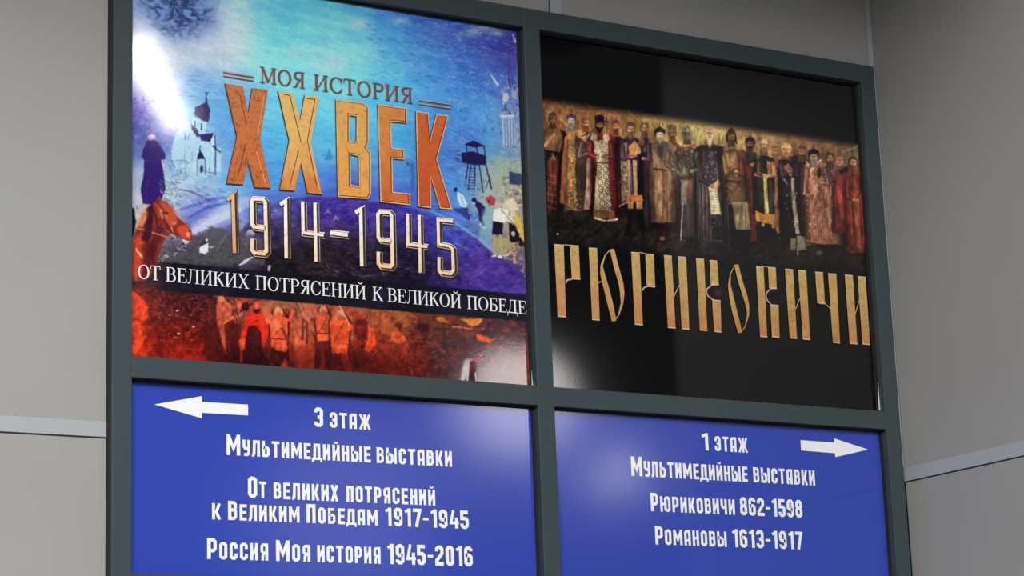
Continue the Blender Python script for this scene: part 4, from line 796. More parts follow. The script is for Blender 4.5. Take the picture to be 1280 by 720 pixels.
    cv.poly([(915, 253), (934, 252), (938, 286), (920, 286)], (162, 146, 108), .97, 1.4, .4); folds(917, 936, 254, 284, [(196,180,140),(110,90,66)], 8, .7); cv.line([(920, 286), (938, 286.5)], 1.8, (130, 124, 110), .9); cv.poly([(914, 288), (938, 288), (936, 320), (916, 318)], (26, 22, 24), .9, 2)
    head(914, 171.5, (160, 108, 76), (54, 38, 34), (100, 72, 52), (58, 40, 34), 'helm', 1.15, 5)
    # 13, 14
    cv.poly([(932, 192), (944, 190), (952, 200), (950, 212), (934, 208)], (40, 32, 32), .9, 1.6); cv.oval(944, 206, 7, 3, (196, 146, 100), .85, .5); cv.oval(937, 196, 5, 6, (70, 62, 66), .7, .6)
    robe(942, 968, 942, 972, 194, 268, (44, 36, 36)); cv.poly([(958, 200), (968, 206), (968, 222), (960, 220)], (206, 140, 92), .9, 1.6, .6); cv.line([(945, 218), (962, 220)], [5, 4], (196, 126, 90), .9)
    cv.poly([(954, 220), (958.6, 220), (961, 268), (956, 268)], (206, 190, 110), 1, 1); cv.poly([(960.5, 224), (966, 226), (968, 266), (962, 267)], (60, 66, 50), .9, 1.4); cv.poly([(969, 212), (974, 212), (972, 262), (968, 264)], (166, 96, 80), .95, 1)
    cv.poly([(944, 263), (956, 268), (970, 268), (970, 282), (958, 279), (945, 276)], (216, 146, 66), 1, 1.2, .4); cv.poly([(969, 260), (975, 262), (975, 284), (980, 292), (972, 292), (968, 282)], (206, 124, 84), .95, 1.2); cv.oval(954, 281, 2, 2.4, (190, 190, 196), .8, .6); cv.oval(966.5, 283, 2, 2.4, (190, 190, 196), .8, .6)
    folds(948, 976, 284, 318, [(60,70,70),(26,24,26),(80,66,56)], 8, .6)
    head(937.5, 180, (150, 96, 66), (40, 30, 34), (70, 46, 40), (42, 34, 46), 'point', 1.1, 5)
    head(954.5, 181.5, (180, 134, 100), (150, 126, 100), (150, 120, 96), (176, 146, 106), 'cap', 1.05, 5); cv.oval(948, 196, 3, 5, (140, 150, 160), .5, .6)
    head(969.5, 184.5, (176, 124, 96), (140, 110, 90), (150, 110, 86), (150, 116, 94), 'cap', 1.0, 5)
    # 16 black robe with silver borders
    robe(972, 1004, 976, 1008, 196, 298, (36, 28, 34)); cv.line([(975, 206), (979, 222), (984, 230)], [2, 3, 2], (130, 140, 150), .7); cv.line([(990, 216), (992, 250), (997, 290)], [2.6, 4.5, 5.5], (170, 158, 140), .85); speck(990, 998, 220, 290, [(96,90,84),(206,196,176)], 50); speck(980, 990, 240, 262, [(176,176,170)], 6, .8)
    cv.poly([(978, 208), (986, 204), (992, 214), (984, 220)], (166, 110, 84), .85, 2); cv.poly([(988, 298), (995, 298), (995, 312), (988, 312)], (150, 140, 116), .9, 1.4); cv.poly([(996, 294), (1006, 296), (1008, 312), (997, 313)], (150, 146, 140), .9, 1.4); cv.line([(997.5, 306), (997, 319)], 1.8, (190, 190, 180), .8)
    head(983, 187.5, (196, 146, 90), (176, 140, 80), (170, 110, 76), (196, 156, 84), 'cap', 1.15, 5)
    # 17 dark cape
    cv.poly([(988, 196), (996, 194), (1004, 206), (1006, 250), (1000, 262), (994, 230)], (50, 36, 44), .95, 1.4); robe(996, 1012, 1000, 1012, 198, 292, (48, 38, 38)); folds(1000, 1010, 206, 285, [(80,66,56),(30,24,28)], 5, .6)
    head(1002.5, 190.5, (176, 124, 84), (80, 56, 44), (84, 60, 46), (90, 72, 62), 'cap', 1.1, 5)
    # 18 flared brocade coat
    robe(1004, 1036, 1008, 1052, 202, 306, (166, 106, 82)); speck(1008, 1034, 214, 304, [(206,160,130),(120,60,50),(190,130,96),(96,56,50),(214,180,150)], 300, .6); speck(1034, 1048, 250, 304, [(190,160,140),(96,66,60),(130,90,80)], 90, .6)
    folds(1012, 1048, 240, 302, [(90,44,40),(110,60,50),(206,150,120)], 9, .6, .12); cv.line([(1008, 202), (1013, 214), (1026, 200)], [2, 3.4, 2.4], (206, 180, 156), .9); cv.oval(1024, 216, 3.4, 6, (40, 30, 38), .85, .5); cv.poly([(1008, 303), (1032, 306), (1048, 305), (1046, 310), (1028, 310)], (28, 20, 26), .9, 1.6)
    cv.oval(1034, 222, 5, 10, (110, 86, 82), .7, .6); speck(1028, 1040, 205, 232, [(160,130,120),(70,50,54)], 50, .6); cv.oval(1024, 316, 4, 3, (110, 80, 90), .7, .7)
    head(1017, 196, (186, 150, 124), (44, 34, 38), (130, 116, 116), (32, 24, 32), 'point', 1.2, 6)
    # 19, 20, 21
    head(1037, 198.5, (150, 100, 76), (70, 46, 40), (84, 58, 50), None, q=1.1)
    robe(1042, 1062, 1040, 1064, 212, 292, (110, 44, 40)); cv.line([(1047, 234), (1051, 250), (1053, 272)], [3, 7, 4], (200, 74, 54), .85, 3); folds(1043, 1062, 226, 290, [(150,54,46),(50,24,28)], 7, .6); cv.poly([(1048, 212), (1058, 208), (1060, 214), (1050, 218)], (34, 26, 32), .9, 1.6); cv.line([(1038, 224), (1038.5, 244)], 1.4, (190, 180, 170), .6)
    head(1050, 200.5, (186, 124, 92), (130, 90, 70), None, None, q=1.1)
    robe(1055, 1081, 1058, 1086, 212, 316, (134, 50, 42)); folds(1058, 1083, 224, 312, [(170,74,54),(90,34,34),(176,96,64),(110,40,36)], 13, .6, .05); cv.line([(1068, 222), (1071, 270), (1074, 312)], [2, 4, 4], (172, 98, 66), .7, 2); cv.line([(1060, 309), (1086, 314)], 4, (96, 58, 48), .8); cv.oval(1069, 214, 6, 4, (140, 80, 56), .8, .6)
    cv.line([(1079, 228), (1076.5, 236), (1079, 246)], 1.0, (190, 180, 180), .7); cv.oval(1079, 249, 2, 1.4, (170, 160, 160), .6, .6)
    head(1066, 203.5, (190, 130, 98), (50, 36, 34), (120, 70, 54), None, q=1.1)
    # arms crossing in front of the bodies
    for a in ((727, 178, 724, 196, 734, 192, (96, 76, 78)), (739, 178, 737, 194, 747, 196, (120, 40, 44)), (763, 178, 766, 196, 758, 196, (112, 38, 42)), (778, 182, 779, 198, 790, 196, (90, 64, 84)), (811, 182, 812, 200, 804, 198, (74, 58, 70)),
              (836, 190, 834, 206, 842, 212, (104, 72, 52)), (871, 192, 874, 212, 864, 214, (92, 86, 80)), (874, 198, 876, 224, 890, 232, (60, 44, 54)), (905, 196, 908, 216, 918, 208, (140, 104, 60)), (926, 200, 928, 218, 920, 214, (116, 56, 46)),
              (949, 202, 948, 216, 956, 219, (90, 60, 50)), (966, 204, 968, 218, 958, 221, (176, 116, 78)), (976, 206, 978, 220, 986, 214, (60, 50, 56)), (995, 204, 997, 220, 988, 218, (52, 38, 46)), (1009, 212, 1007, 232, 1006, 242, (150, 98, 78)), (1031, 212, 1036, 230, 1027, 228, (120, 88, 80)), (1060, 224, 1060, 246, 1068, 250, (120, 44, 38)), (1078, 224, 1079, 244, 1072, 250, (130, 50, 40))):
        arm(*a)
    # overall unevenness of the painting, kept inside the band
    m3 = np.clip((Y - tp - 6) / 10, 0, 1) * np.clip((low + 8 - Y) / 12, 0, 1)
    cv.a *= (1 + m3 * (cv.noise(2.6, 9, 61) * .20 + cv.noise(9, 16, 62) * .22 - .04))[..., None]
    cv.a *= (1 - .25 * m3 * np.clip((Y - tp - 70) / 90, 0, 1))[..., None]
    cv.dabs((682, 282, 1085, 318), 260, [(70,58,44),(34,28,28),(90,66,50),(26,24,26)], (4, 14), (1, 2.6), .25, .6, .4, 63, lambda x, y: y > 276 + (x - 690) * .095 and y < 298 + (x - 690) * .093)
    cv.oval(697, 292.5, 1.2, .9, (226, 226, 220), .9); cv.oval(828, 298, 3.2, 2.6, (150, 96, 76), .8, .6); cv.oval(1024, 316, 4, 3, (96, 76, 90), .6, .7)
    cv.dabs((710, 350, 740, 396), 40, [(50,44,36),(30,26,28)], (5, 12), (1, 2.4), .1, .3, .5, 64); cv.glow(898, 366, 6, 7, (84, 46, 40), .8); cv.dabs((815, 360, 834, 385), 16, [(60,54,38)], (4, 8), (1, 2), -.6, .4, .5, 65)
    cv.a += (cv.noise(2.0, 2.0, 66) * .012 * np.clip((Y - 395) / 30, 0, 1))[..., None]
    return organic(cv, .3, 2.6, 1.2, .74, np.array([1.15, 1.1, 1.02], np.float32), .04)


def sheet(name, cv, x0, x1, z0, z1, step, warp, m, parent):
    """the printed vinyl sheet: a fine grid, each vertex carries its ink colour, with the slight waviness of the sheet"""
    nx = int((x1 - x0) / step); nz = int((z1 - z0) / step)
    X, Z = np.meshgrid(np.linspace(x0, x1, nx), np.linspace(z0, z1, nz))
    Yb = np.full_like(X, YP)
    U, V = to_px(X, YP, Z)
    c = cv.sample(U, V); rgb = np.clip(c, 0, 1)
    rgb = np.where(rgb <= .04045, rgb / 12.92, ((rgb + .055) / 1.055) ** 2.4)
    rgb = np.clip(rgb * cv.gain, 0, .95)
    Yb = Yb + warp(X, Z, U, V)
    co = np.stack([X, Yb, Z], -1).reshape(-1, 3).astype(np.float32)
    idx = np.arange(nx * nz).reshape(nz, nx)
    q = np.stack([idx[:-1, :-1], idx[:-1, 1:], idx[1:, 1:], idx[1:, :-1]], -1).reshape(-1, 4).astype(np.int32)
    me = bpy.data.meshes.new(name); me.vertices.add(len(co)); me.vertices.foreach_set('co', co.ravel())
    me.loops.add(q.size); me.loops.foreach_set('vertex_index', q.ravel())
    me.polygons.add(len(q)); me.polygons.foreach_set('loop_start', np.arange(0, q.size, 4, dtype=np.int32))
    me.polygons.foreach_set('use_smooth', np.ones(len(q), bool))
    me.update(calc_edges=True)
    at_ = me.color_attributes.new('ink', 'FLOAT_COLOR', 'POINT')
    col = np.ones((len(co), 4), np.float32); col[:, :3] = rgb.reshape(-1, 3); at_.data.foreach_set('color', col.ravel())
    me.materials.append(m)
    return link(name, me, parent)

def thing(name, label, cat, loc):
    o = bpy.data.objects.new(name, None); COL.objects.link(o); o.location = loc
    return tag(o, label, cat)
def xz(pts, Y=YP): return [(lambda p: (p[0], p[2]))(at(u, v, Y)) for u, v in pts]

# ------------------------------------------------------------------ sans lettering (condensed capitals built from mitred strokes)
def glyph_sans(ch):
    t = .175; W = .47; c = .085
    def G(W):
        return t / 2, W - t / 2, t / 2, 1 - t / 2
    L, R, B, T = G(W); M = .5; S = []
    def o(x0, x1, y0, y1): return ([(x0 + c, y0), (x1 - c, y0), (x1, y0 + c), (x1, y1 - c), (x1 - c, y1), (x0 + c, y1), (x0, y1 - c), (x0, y0 + c)], True, t)
    def s(*p, w=t): return (list(p), False, w)
    hb = t * .9
    if ch in 'О0': S = [o(L, R, B, T)]
    elif ch == 'С': S = [s((R, .64), (R, T - c), (R - c, T), (L + c, T), (L, T - c), (L, B + c), (L + c, B), (R - c, B), (R, B + c), (R, .36))]
    elif ch == 'Э': S = [s((L, .66), (L, T - c), (L + c, T), (R - c, T), (R, T - c), (R, B + c), (R - c, B), (L + c, B), (L, B + c), (L, .34)), s((.16, .5), (R, .5), w=hb)]
    elif ch == 'Т': S = [s((0, 1 - hb / 2), (W, 1 - hb / 2), w=hb), s((W / 2, 0), (W / 2, 1 - hb / 2))]
    elif ch == 'П': S = [s((L, 0), (L, T), (R, T), (R, 0))]
    elif ch == 'А': S = [s((L, 0), (L, T - c), (L + c, T), (R, T), (R, 0)), s((L, .34), (R, .34), w=hb * .9)]
    elif ch == 'Л': S = [s((-.03, B * .8), (.045, B * .8), (.10, B + .1), (.125, T), (R, T), (R, 0))]
    elif ch in 'ИЙ':
        S = [s((L, 0), (L, 1)), s((R, 0), (R, 1)), s((L, .2), (R, .8), w=.15)]
        if ch == 'Й': S.append(s((.12, 1.2), (.17, 1.11), (W - .17, 1.11), (W - .12, 1.2), w=.075))
    elif ch == 'Н': S = [s((L, 0), (L, 1)), s((R, 0), (R, 1)), s((L, .5), (R, .5), w=hb)]
    elif ch == 'Ь': S = [s((L, 1), (L, B), (R - c, B), (R, B + c), (R, .58 - c), (R - c, .58 - 0), (L, .58))]
    elif ch == 'Ы':
        W = .70; R2 = .40; S = [s((L, 1), (L, B), (R2 - c, B), (R2, B + c), (R2, .58 - c), (R2 - c, .58), (L, .58)), s((W - t / 2, 0), (W - t / 2, 1))]
    elif ch == 'В': S = [s((L, 1), (L, 0)), s((L, T), (R - c, T), (R - .01, T - c), (R - .01, .53 + c), (R - c, .53), (L, .53), w=hb), s((L, .53), (R - c, .53), (R, .53 - c), (R, B + c), (R - c, B), (L, B), w=hb)]
    elif ch == 'Р': S = [s((L, 1), (L, 0)), s((L, T), (R - c, T), (R, T - c), (R, .4 + c), (R - c, .4), (L, .4), w=hb)]
    elif ch == 'Б': S = [s((R, T), (L, T), (L, B), (R - c, B), (R, B + c), (R, .56 - c), (R - c, .56), (L, .56), w=hb)]
    elif ch == 'Я': S = [s((R, 1), (R, 0)), s((R, T), (L + c, T), (L, T - c), (L, .45 + c), (L + c, .45), (R, .45), w=hb), s((L + .04, 0), (L + .06, .3), (L + .14, .45), w=.16)]
    elif ch == 'Е': S = [s((R + .05, T), (L, T), (L, B), (R + .05, B)), s((L, .5), (R + .02, .5), w=hb)]; W = .44
    elif ch == 'Д': S = [s((.03, .0), (.10, .1), (.13, T), (R, T), (R, 0)), s((-.02, -.14), (-.02, .05), (W + .05, .05), (W + .05, -.14), w=.12)]; W = .50
    elif ch == 'К': S = [s((L, 0), (L, 1)), s((L, .42), (.25, .5), (R + .01, 1), w=.16), s((.2, .55), (R + .02, 0), w=.17)]
    elif ch == 'Ж': W = .74; S = [s((W / 2, 0), (W / 2, 1)), s((.08, 1), (.27, .5), (.07, 0), w=.155), s((W - .08, 1), (W - .27, .5), (W - .07, 0), w=.155)]
    elif ch == 'М': W = .66; S = [s((L, 0), (L, 1)), s((W - L, 0), (W - L, 1)), s((L, .97), (W / 2, .34), (W - L, .97), w=.16)]
    elif ch == 'У': S = [s((L, 1), (L, .5 + c), (L + c, .46), (R, .46)), s((R, 1), (R, B + c), (R - c, B), (L, B))]
    elif ch == 'Ю': W = .76; S = [s((L, 0), (L, 1)), s((L, .5), (.36, .5), w=hb), o(.38, W - t / 2, B, T)]
    elif ch == 'Ч': S = [s((L, 1), (L, .5 + c), (L + c, .45), (R, .45)), s((R, 1), (R, 0))]
    elif ch == 'Х': S = [s((.07, 0), (W - .07, 1), w=.17), s((.07, 1), (W - .07, 0), w=.17)]
    elif ch == '1': W = .34; S = [s((.02, .8), (W - t / 2 - .01, .92), w=.14), s((W - t / 2, 0), (W - t / 2, 1))]
    elif ch == '2': S = [s((L, .7), (L, T - c), (L + c, T), (R - c, T), (R, T - c), (R, .6), (L, .25), (L, B), (R + L, B))]
    elif ch == '3': S = [s((L, .74), (L, T - c), (L + c, T), (R - c, T), (R, T - c), (R, .5 + c), (R - c, .5), (.18, .5)), s((R - c, .5), (R, .5 - c), (R, B + c), (R - c, B), (L + c, B), (L, B + c), (L, .26))]
    elif ch == '4': S = [s((.22, 1), (L * .8, .3), (W + .04, .3), w=.15), s((R, .6), (R, 0))]
    elif ch == '5': S = [s((R + .05, T), (L, T), (L, .56), (R - c, .56), (R, .56 - c), (R, B + c), (R - c, B), (L + c, B), (L, B + c), (L, .28))]
    elif ch == '6': S = [s((R, .76), (R, T - c), (R - c, T), (L + c, T), (L, T - c), (L, B + c), (L + c, B), (R - c, B), (R, B + c), (R, .55 - c), (R - c, .55), (L, .55))]
    elif ch == '9': S = [s((L, .24), (L, B + c), (L + c, B), (R - c, B), (R, B + c), (R, T - c), (R - c, T), (L + c, T), (L, T - c), (L, .45 + c), (L + c, .45), (R, .45))]
    elif ch == '7': W = .42; S = [s((0, T), (W - .05, T), (.17, 0))]
    elif ch == '8': S = [o(L, R, B, .52), o(L + .01, R - .01, .52, T)]
    elif ch == '-': W = .30; S = [s((0, .45), (W, .45), w=.13)]
    return W, S

# serif lettering
def glyph_serif(ch):
    tk, tn, sr = .125, .05, .045; S = []; W = .66
    def s(*p, w=tk): return (list(p), False, w)
    def stem(x, y0=0, y1=1, w=tk, f0=True, f1=True):
        S.append(s((x, y0), (x, y1), w=w))
        if f0: S.append(s((x - .13, y0 + sr / 2), (x + .13, y0 + sr / 2), w=sr))
        if f1: S.append(s((x - .13, y1 - sr / 2), (x + .13, y1 - sr / 2), w=sr))
    def arc(cx, cy, rx, ry, a0, a1, n=14, tk_=tk, tn_=tn):
        P, Wd = [], []
        for i in range(n + 1):
            a = math.radians(a0 + (a1 - a0) * i / n); P.append((cx + rx * math.cos(a), cy + ry * math.sin(a)))
            Wd.append(tn_ + (tk_ - tn_) * abs(math.cos(a)) ** 1.5)
        S.append((P, False, Wd))
    if ch == 'О': W = .76; arc(.38, .5, .31, .485, 0, 360, 28)
    elif ch == 'С': W = .68; arc(.38, .5, .31, .485, 38, 322, 24); S.append(s((.64, .68), (.64, .98), w=.04)); S.append(s((.62, .2), (.66, .34), w=.03))
    elif ch == 'Т': W = .66; stem(.33, f1=False); S += [s((.02, .975), (.64, .975), w=tn), s((.035, .98), (.02, .76), w=.045), s((.625, .98), (.64, .76), w=.045)]
    elif ch == 'П': W = .76; stem(.15); stem(.61); S.append(s((.15, .975), (.61, .975), w=tn))
    elif ch == 'Н': W = .76; stem(.15); stem(.61); S.append(s((.15, .52), (.61, .52), w=tn))
    elif ch in 'ИЙ':
        W = .78; stem(.15); stem(.63); S.append(s((.18, .08), (.60, .92), w=tn))
        if ch == 'Й': S.append(([(.24, 1.24), (.32, 1.13), (.39, 1.11), (.46, 1.13), (.54, 1.24)], False, [.05, .06, .07, .06, .05]))
    elif ch == 'Л': W = .74; S += [([(.02, .06), (.08, .03), (.15, .12), (.2, .5), (.22, .98)], False, [.1, .08, .06, tn, tn])]; stem(.60); S.append(s((.1, .975), (.6, .975), w=tn))
    elif ch == 'Д': W = .76; S += [s((.12, .05), (.22, .4), (.25, .98), w=tn), s((.2, .975), (.68, .975), w=tn), s((.0, .04), (.76, .04), w=.06), s((.03, .05), (.02, -.2), w=.045), s((.73, .05), (.74, -.2), w=.045)]; stem(.58, f0=False)
    elif ch == 'В': W = .66; stem(.15); arc(.36, .755, .17, .22, -90, 90); arc(.37, .28, .21, .255, -90, 90); S += [s((.15, .975), (.37, .975), w=tn), s((.15, .53), (.38, .53), w=tn), s((.15, .025), (.38, .025), w=tn)]
    elif ch == 'Р': W = .62; stem(.15); arc(.35, .74, .20, .235, -90, 90); S += [s((.15, .975), (.36, .975), w=tn), s((.15, .505), (.36, .505), w=tn)]
    elif ch == 'Б': W = .64; stem(.15); arc(.36, .28, .2, .255, -90, 90); S += [s((.15, .975), (.56, .975), w=tn), s((.56, .98), (.57, .76), w=.045), s((.15, .53), (.37, .53), w=tn), s((.15, .025), (.37, .025), w=tn)]
    elif ch == 'Я': W = .68; stem(.53); arc(.33, .745, .20, .23, 90, 270); S += [s((.33, .975), (.53, .975), w=tn), s((.33, .515), (.53, .515), w=tn), s((.38, .51), (.16, .04), w=.10), s((.02, .022), (.2, .022), w=sr)]
    elif ch == 'Е': W = .62; stem(.15); S += [s((.15, .975), (.55, .975), w=tn), s((.55, .98), (.56, .76), w=.045), s((.15, .52), (.43, .52), w=tn), s((.43, .64), (.43, .4), w=.035), s((.15, .025), (.57, .025), w=tn), s((.57, .02), (.6, .26), w=.045)]
    elif ch == 'К': W = .70; stem(.15); S += [s((.2, .5), (.56, .96), w=tn + .01), s((.3, .58), (.62, .03), w=.12), s((.46, .978), (.67, .978), w=sr), s((.52, .022), (.71, .022), w=sr)]
    elif ch == 'Х': W = .72; S += [s((.14, .96), (.58, .04), w=.12), s((.58, .96), (.12, .04), w=tn), s((.02, .978), (.26, .978), w=sr), s((.46, .978), (.69, .978), w=sr), s((.01, .022), (.25, .022), w=sr), s((.46, .022), (.71, .022), w=sr)]
    elif ch == 'М': W = .92; S += [s((.15, 0), (.15, 1), w=tn), s((.03, .022), (.27, .022), w=sr), s((.03, .978), (.2, .978), w=sr), s((.16, .99), (.46, .08), w=.12), s((.47, .08), (.76, .99), w=tn)]; stem(.78, w=.12)
    return W, S

def set_word(out, text, xa, xb, z, cap, small, gl, Y, th, track, mi=0, dx=0.0, fat=0.0):
    """set a word between xa and xb on the baseline z: first letter at cap height, the rest as small capitals; out: one MB per letter"""
    gs = []; tot = 0
    for i, ch in enumerate(text):
        h = cap if (ch.isupper() or ch.isdigit() or ch == '-') else small
        W, S = gl(ch.upper()); gs.append((h, W, S)); tot += W * h + track * small * (i < len(text) - 1)
    k = (xb - xa) / tot; x = xa; q = 0
    for i, (h, W, S) in enumerate(gs):
        if len(out) <= i: out.append(MB())
        y = Y
        for pts, closed, w in S:
            P = [(x + px * h * k + dx, z + py * h) for px, py in pts]
            hh = h * (1 + k) / 2
            ww = [e * hh + fat for e in w] if isinstance(w, list) else w * hh + fat
            stroke_prism(out[i], P, ww, closed, y, th, mi); y -= .00004
        x += (W * h + track * small) * k
    return out
def text_line(parent, words, cap_px, ratio, gl, m, track, th=.0003, Y=YP - .0006, layers=((0, 0, 0.0, 0.0),), name='letter'):
    """words: (text, px left, baseline, px right, baseline); every letter is a part; layers: (material slot, depth, sideways shift, extra width)"""
    zs = []
    for t, u0, v0, u1, v1 in words: zs += [at(u0, v0, YP)[2], at(u1, v1, YP)[2]]
    z = sum(zs) / len(zs); u0, v0 = words[0][1], words[0][2]
    cap = at(u0, v0 - cap_px, YP)[2] - at(u0, v0, YP)[2]
    for t, ua, va, ub, vb in words:
        out = []
        for mi, dep, dx, fat in layers:
            set_word(out, t, at(ua, va, YP)[0], at(ub, vb, YP)[0], z, cap, cap * ratio, gl, Y - dep, th, track, mi, dx, fat)
        for mb in out: mb.build(name, m, parent)

# ------------------------------------------------------------------ the two blue direction boards
M_blue = mat('blue_vinyl_print', (50, 72, 176), .11, (2.0, .4, (48, 68, 170)), (230, .05, .0003))
M_white = mat('white_vinyl_lettering', (243, 244, 246), .22)
M_core = mat('white_board_core', (225, 225, 225), .6)
def board(label, x0, x1, z0, z1):
    t = thing('direction_board', label, 'sign', ((x0 + x1) / 2, YP, z0))
    mb = MB(); mb.box(x0, x1, YP, YFB - .0004, z0, z1); mb.build('board', M_blue, t)
    return t
bl = board('blue direction board with a left-pointing arrow, under the bright blue and red poster', .0012, 1.1913, ZB1 + .0005, ZC0 - .0005)
br = board('blue direction board with a right-pointing arrow, under the black poster', 1.2552, 2.4350, ZB1 + .0005, ZC0 - .0005)
def arrow(parent, pts):
    mb = MB(); prism(mb, [xz(pts)], YP - .0006, .0004); mb.build('arrow', M_white, parent)
arrow(bl, [(192.9, 505.6), (251.9, 495.3), (251.9, 502.5), (309.9, 505.8), (309.9, 519.3), (251.9, 516.0), (251.9, 522.8)])
arrow(br, [(1000.5, 550.2), (1042.5, 553.4), (1042.5, 548.1), (1084.9, 562), (1044.2, 571.4), (1043.4, 566.6), (1001.2, 563.1)])
TK = .14
text_line(bl, [('3', 392.5, 533, 404, 533.8), ('этаж', 412.1, 534.8, 463.5, 537.4)], 24, .80, glyph_sans, M_white, TK)
text_line(bl, [('Мультимедийные', 283.1, 568.2, 463.5, 578), ('выставки', 470.8, 579, 565, 583.8)], 26, .78, glyph_sans, M_white, TK)
text_line(bl, [('От', 309.9, 621.7, 332.8, 623), ('великих', 342, 623.2, 422.7, 627.5), ('потрясений', 433, 627, 544, 631.8)], 26.5, .78, glyph_sans, M_white, TK)
text_line(bl, [('к', 264.7, 648.8, 276, 649.2), ('Великим', 284.9, 650, 374.4, 653.2), ('Победам', 383.1, 653.8, 472.2, 657.3), ('1917-1945', 481.6, 657.5, 586, 661)], 24, .84, glyph_sans, M_white, TK)
text_line(bl, [('Россия', 258.8, 698.8, 335.2, 700.5), ('Моя', 344.9, 700.8, 388, 702), ('история', 396.6, 702.5, 475.7, 705.6), ('1945-2016', 484.3, 705.4, 590.9, 708)], 26.5, .82, glyph_sans, M_white, TK)
text_line(br, [('1', 877.5, 562.8, 886, 563.2), ('этаж', 893.6, 563.7, 934.9, 565.8)], 21.5, .86, glyph_sans, M_white, TK)
text_line(br, [('Мультимедийные', 789.4, 595, 934.9, 602.5), ('выставки', 942, 603, 1018.9, 606.8)], 24.4, .80, glyph_sans, M_white, TK)
text_line(br, [('Рюриковичи', 813.8, 639.3, 918.8, 643.6), ('862-1598', 925.5, 643.8, 1003.1, 647)], 23, .84, glyph_sans, M_white, TK)
text_line(br, [('Романовы', 819.4, 680.5, 908.6, 683.6), ('1613-1917', 916, 684, 1003, 687)], 23, .84, glyph_sans, M_white, TK)

# ------------------------------------------------------------------ left poster
P1 = thing('poster', 'glossy blue and red collage poster with large orange-gold lettering, upper left field', 'poster', (.6, YP, ZC1))
P2 = thing('poster', 'glossy black poster with a row of robed men above gold lettering, upper right field', 'poster', (1.85, YP, ZC1))
M_print1 = print_mat('glossy_print_collage', .06, (230, .07, .0003))
M_print2 = print_mat('glossy_print_black', .06, (230, .07, .0003))
def warp1(X, Z, U, V):
    w = .0004 * np.sin(X * 5.1 + .6) * np.sin(Z * 4.3)
    # the small buckle at the lower edge
    d = (U - 591) + (V - 470) * .05
    return w - .0009 * np.exp(-(d / 2.2) ** 2) * np.clip((V - 460) / 16, 0, 1) ** 2 + .0006 * np.exp(-((d + 5) / 5.0) ** 2) * np.clip((V - 448) / 30, 0, 1)
def warp2(X, Z, U, V):
    return .0003 * np.sin(X * 4.0 + 1.0) * np.sin(Z * 3.7 + .5)
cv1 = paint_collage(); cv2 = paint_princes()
STEP = .0016
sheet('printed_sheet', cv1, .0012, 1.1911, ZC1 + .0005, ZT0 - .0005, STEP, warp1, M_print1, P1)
sheet('printed_sheet', cv2, 1.2552, 2.4347, ZC1 + .0005, ZT0 - .0005, STEP, warp2, M_print2, P2)
for P, x0, x1 in ((P1, .0012, 1.1925), (P2, 1.2552, 2.436)):
    mb = MB(); mb.box(x0, x1 - .0015, YP + .0028, YFB - .0004, ZC1 + .0005, ZT0 - .0005); mb.build('backing_board', M_core, P)
# the white edges that show where the sheets stop short at the lower right corners
mb = MB(); prism(mb, [xz([(664.3, 463), (666.0, 482.5), (664.8, 482.5)], YP - .006)], YP - .0062, .0006); mb.build('curled_edge', M_core, P1)
mb = MB(); prism(mb, [xz([(1097.4, 478), (1098.4, 492), (1100.2, 513), (1098.8, 513), (1097.3, 492)], YP - .006)], YP - .0062, .0006); mb.build('curled_edge', M_core, P2)

M_dark = mat('lettering_shadow_ink', (44, 30, 34), .3)
M_rim = mat('lettering_peach_rim', (244, 196, 138), .3, (90, .2, (226, 160, 100)))
Y1 = YP - .0028
ztop, zbot = at(300, 105, YP)[2], at(300, 235, YP)[2]
G = {
 'x1': gilt('rusty_orange_ink', (205, 120, 62), (206, 104, 40), zbot, ztop, (104, 46, 30), .10),
 'x2': gilt('gold_to_orange_ink', (240, 196, 110), (214, 112, 36), zbot - .02, zbot + .2, (190, 130, 60), .25),
 'b': gilt('golden_ink', (236, 178, 92), (234, 160, 66), zbot - .05, ztop, (190, 112, 50), .2),
 'e': gilt('amber_ink', (224, 146, 70), (200, 92, 32), zbot - .05, ztop - .02, (176, 84, 36), .25),
 'k': gilt('deep_orange_ink', (212, 100, 40), (196, 74, 24), zbot - .08, ztop - .04, (150, 56, 24), .25),
}
def title_letter(key, loops, rim=True, lines=()):
    mb = MB()
    def shifted(d, ox, oy):
        out = []
        for i, l in enumerate(loops):
            l2 = inset(l, -d if i == 0 else d) if d else l
            out.append([(p[0] + ox, p[1] + oy) for p in l2])
        return out
    P = [xz(l) for l in loops]; px = .00215
    def lay(d, ox, oy):
        return [[(p[0] + ox * px, p[1] - oy * px) for p in (inset(l, -d * px) if i else inset(l, d * px))] if d else [(p[0] + ox * px, p[1] - oy * px) for p in l] for i, l in enumerate(P)]
    prism(mb, lay(-.35, -1.0, .7), Y1, .0002, 0)
    if rim:
        prism(mb, P, Y1 - .0002, .0002, 1)
        prism(mb, lay(1.7, .1, .1), Y1 - .0004, .0002, 0)
        prism(mb, lay(2.5, -.45, 0.0), Y1 - .0006, .0002, 2)
    else: prism(mb, lay(.2, 0, 0), Y1 - .0002, .0004, 2)
    for pts, w, mi in lines:
        stroke_prism(mb, xz(pts), w * px, False, Y1 - .0008, .0002, mi)
    mb.build('letter', [M_dark, M_rim, G[key]], P1)
title_letter('x1', [[(281, 104.6), (303.3, 108), (309.6, 142.8), (315, 110.5), (334.6, 112.2), (324.5, 174), (338, 235.3), (318, 234.6), (309.6, 203.3), (303.3, 231), (282.8, 229.7), (295.7, 171)]], False,
             [([(307, 178), (296.5, 222)], 1.0, 0), ([(330, 118), (321, 170)], .8, 1), ([(320, 190), (331, 229)], .8, 1), ([(299, 118), (307.5, 158)], .9, 0)])
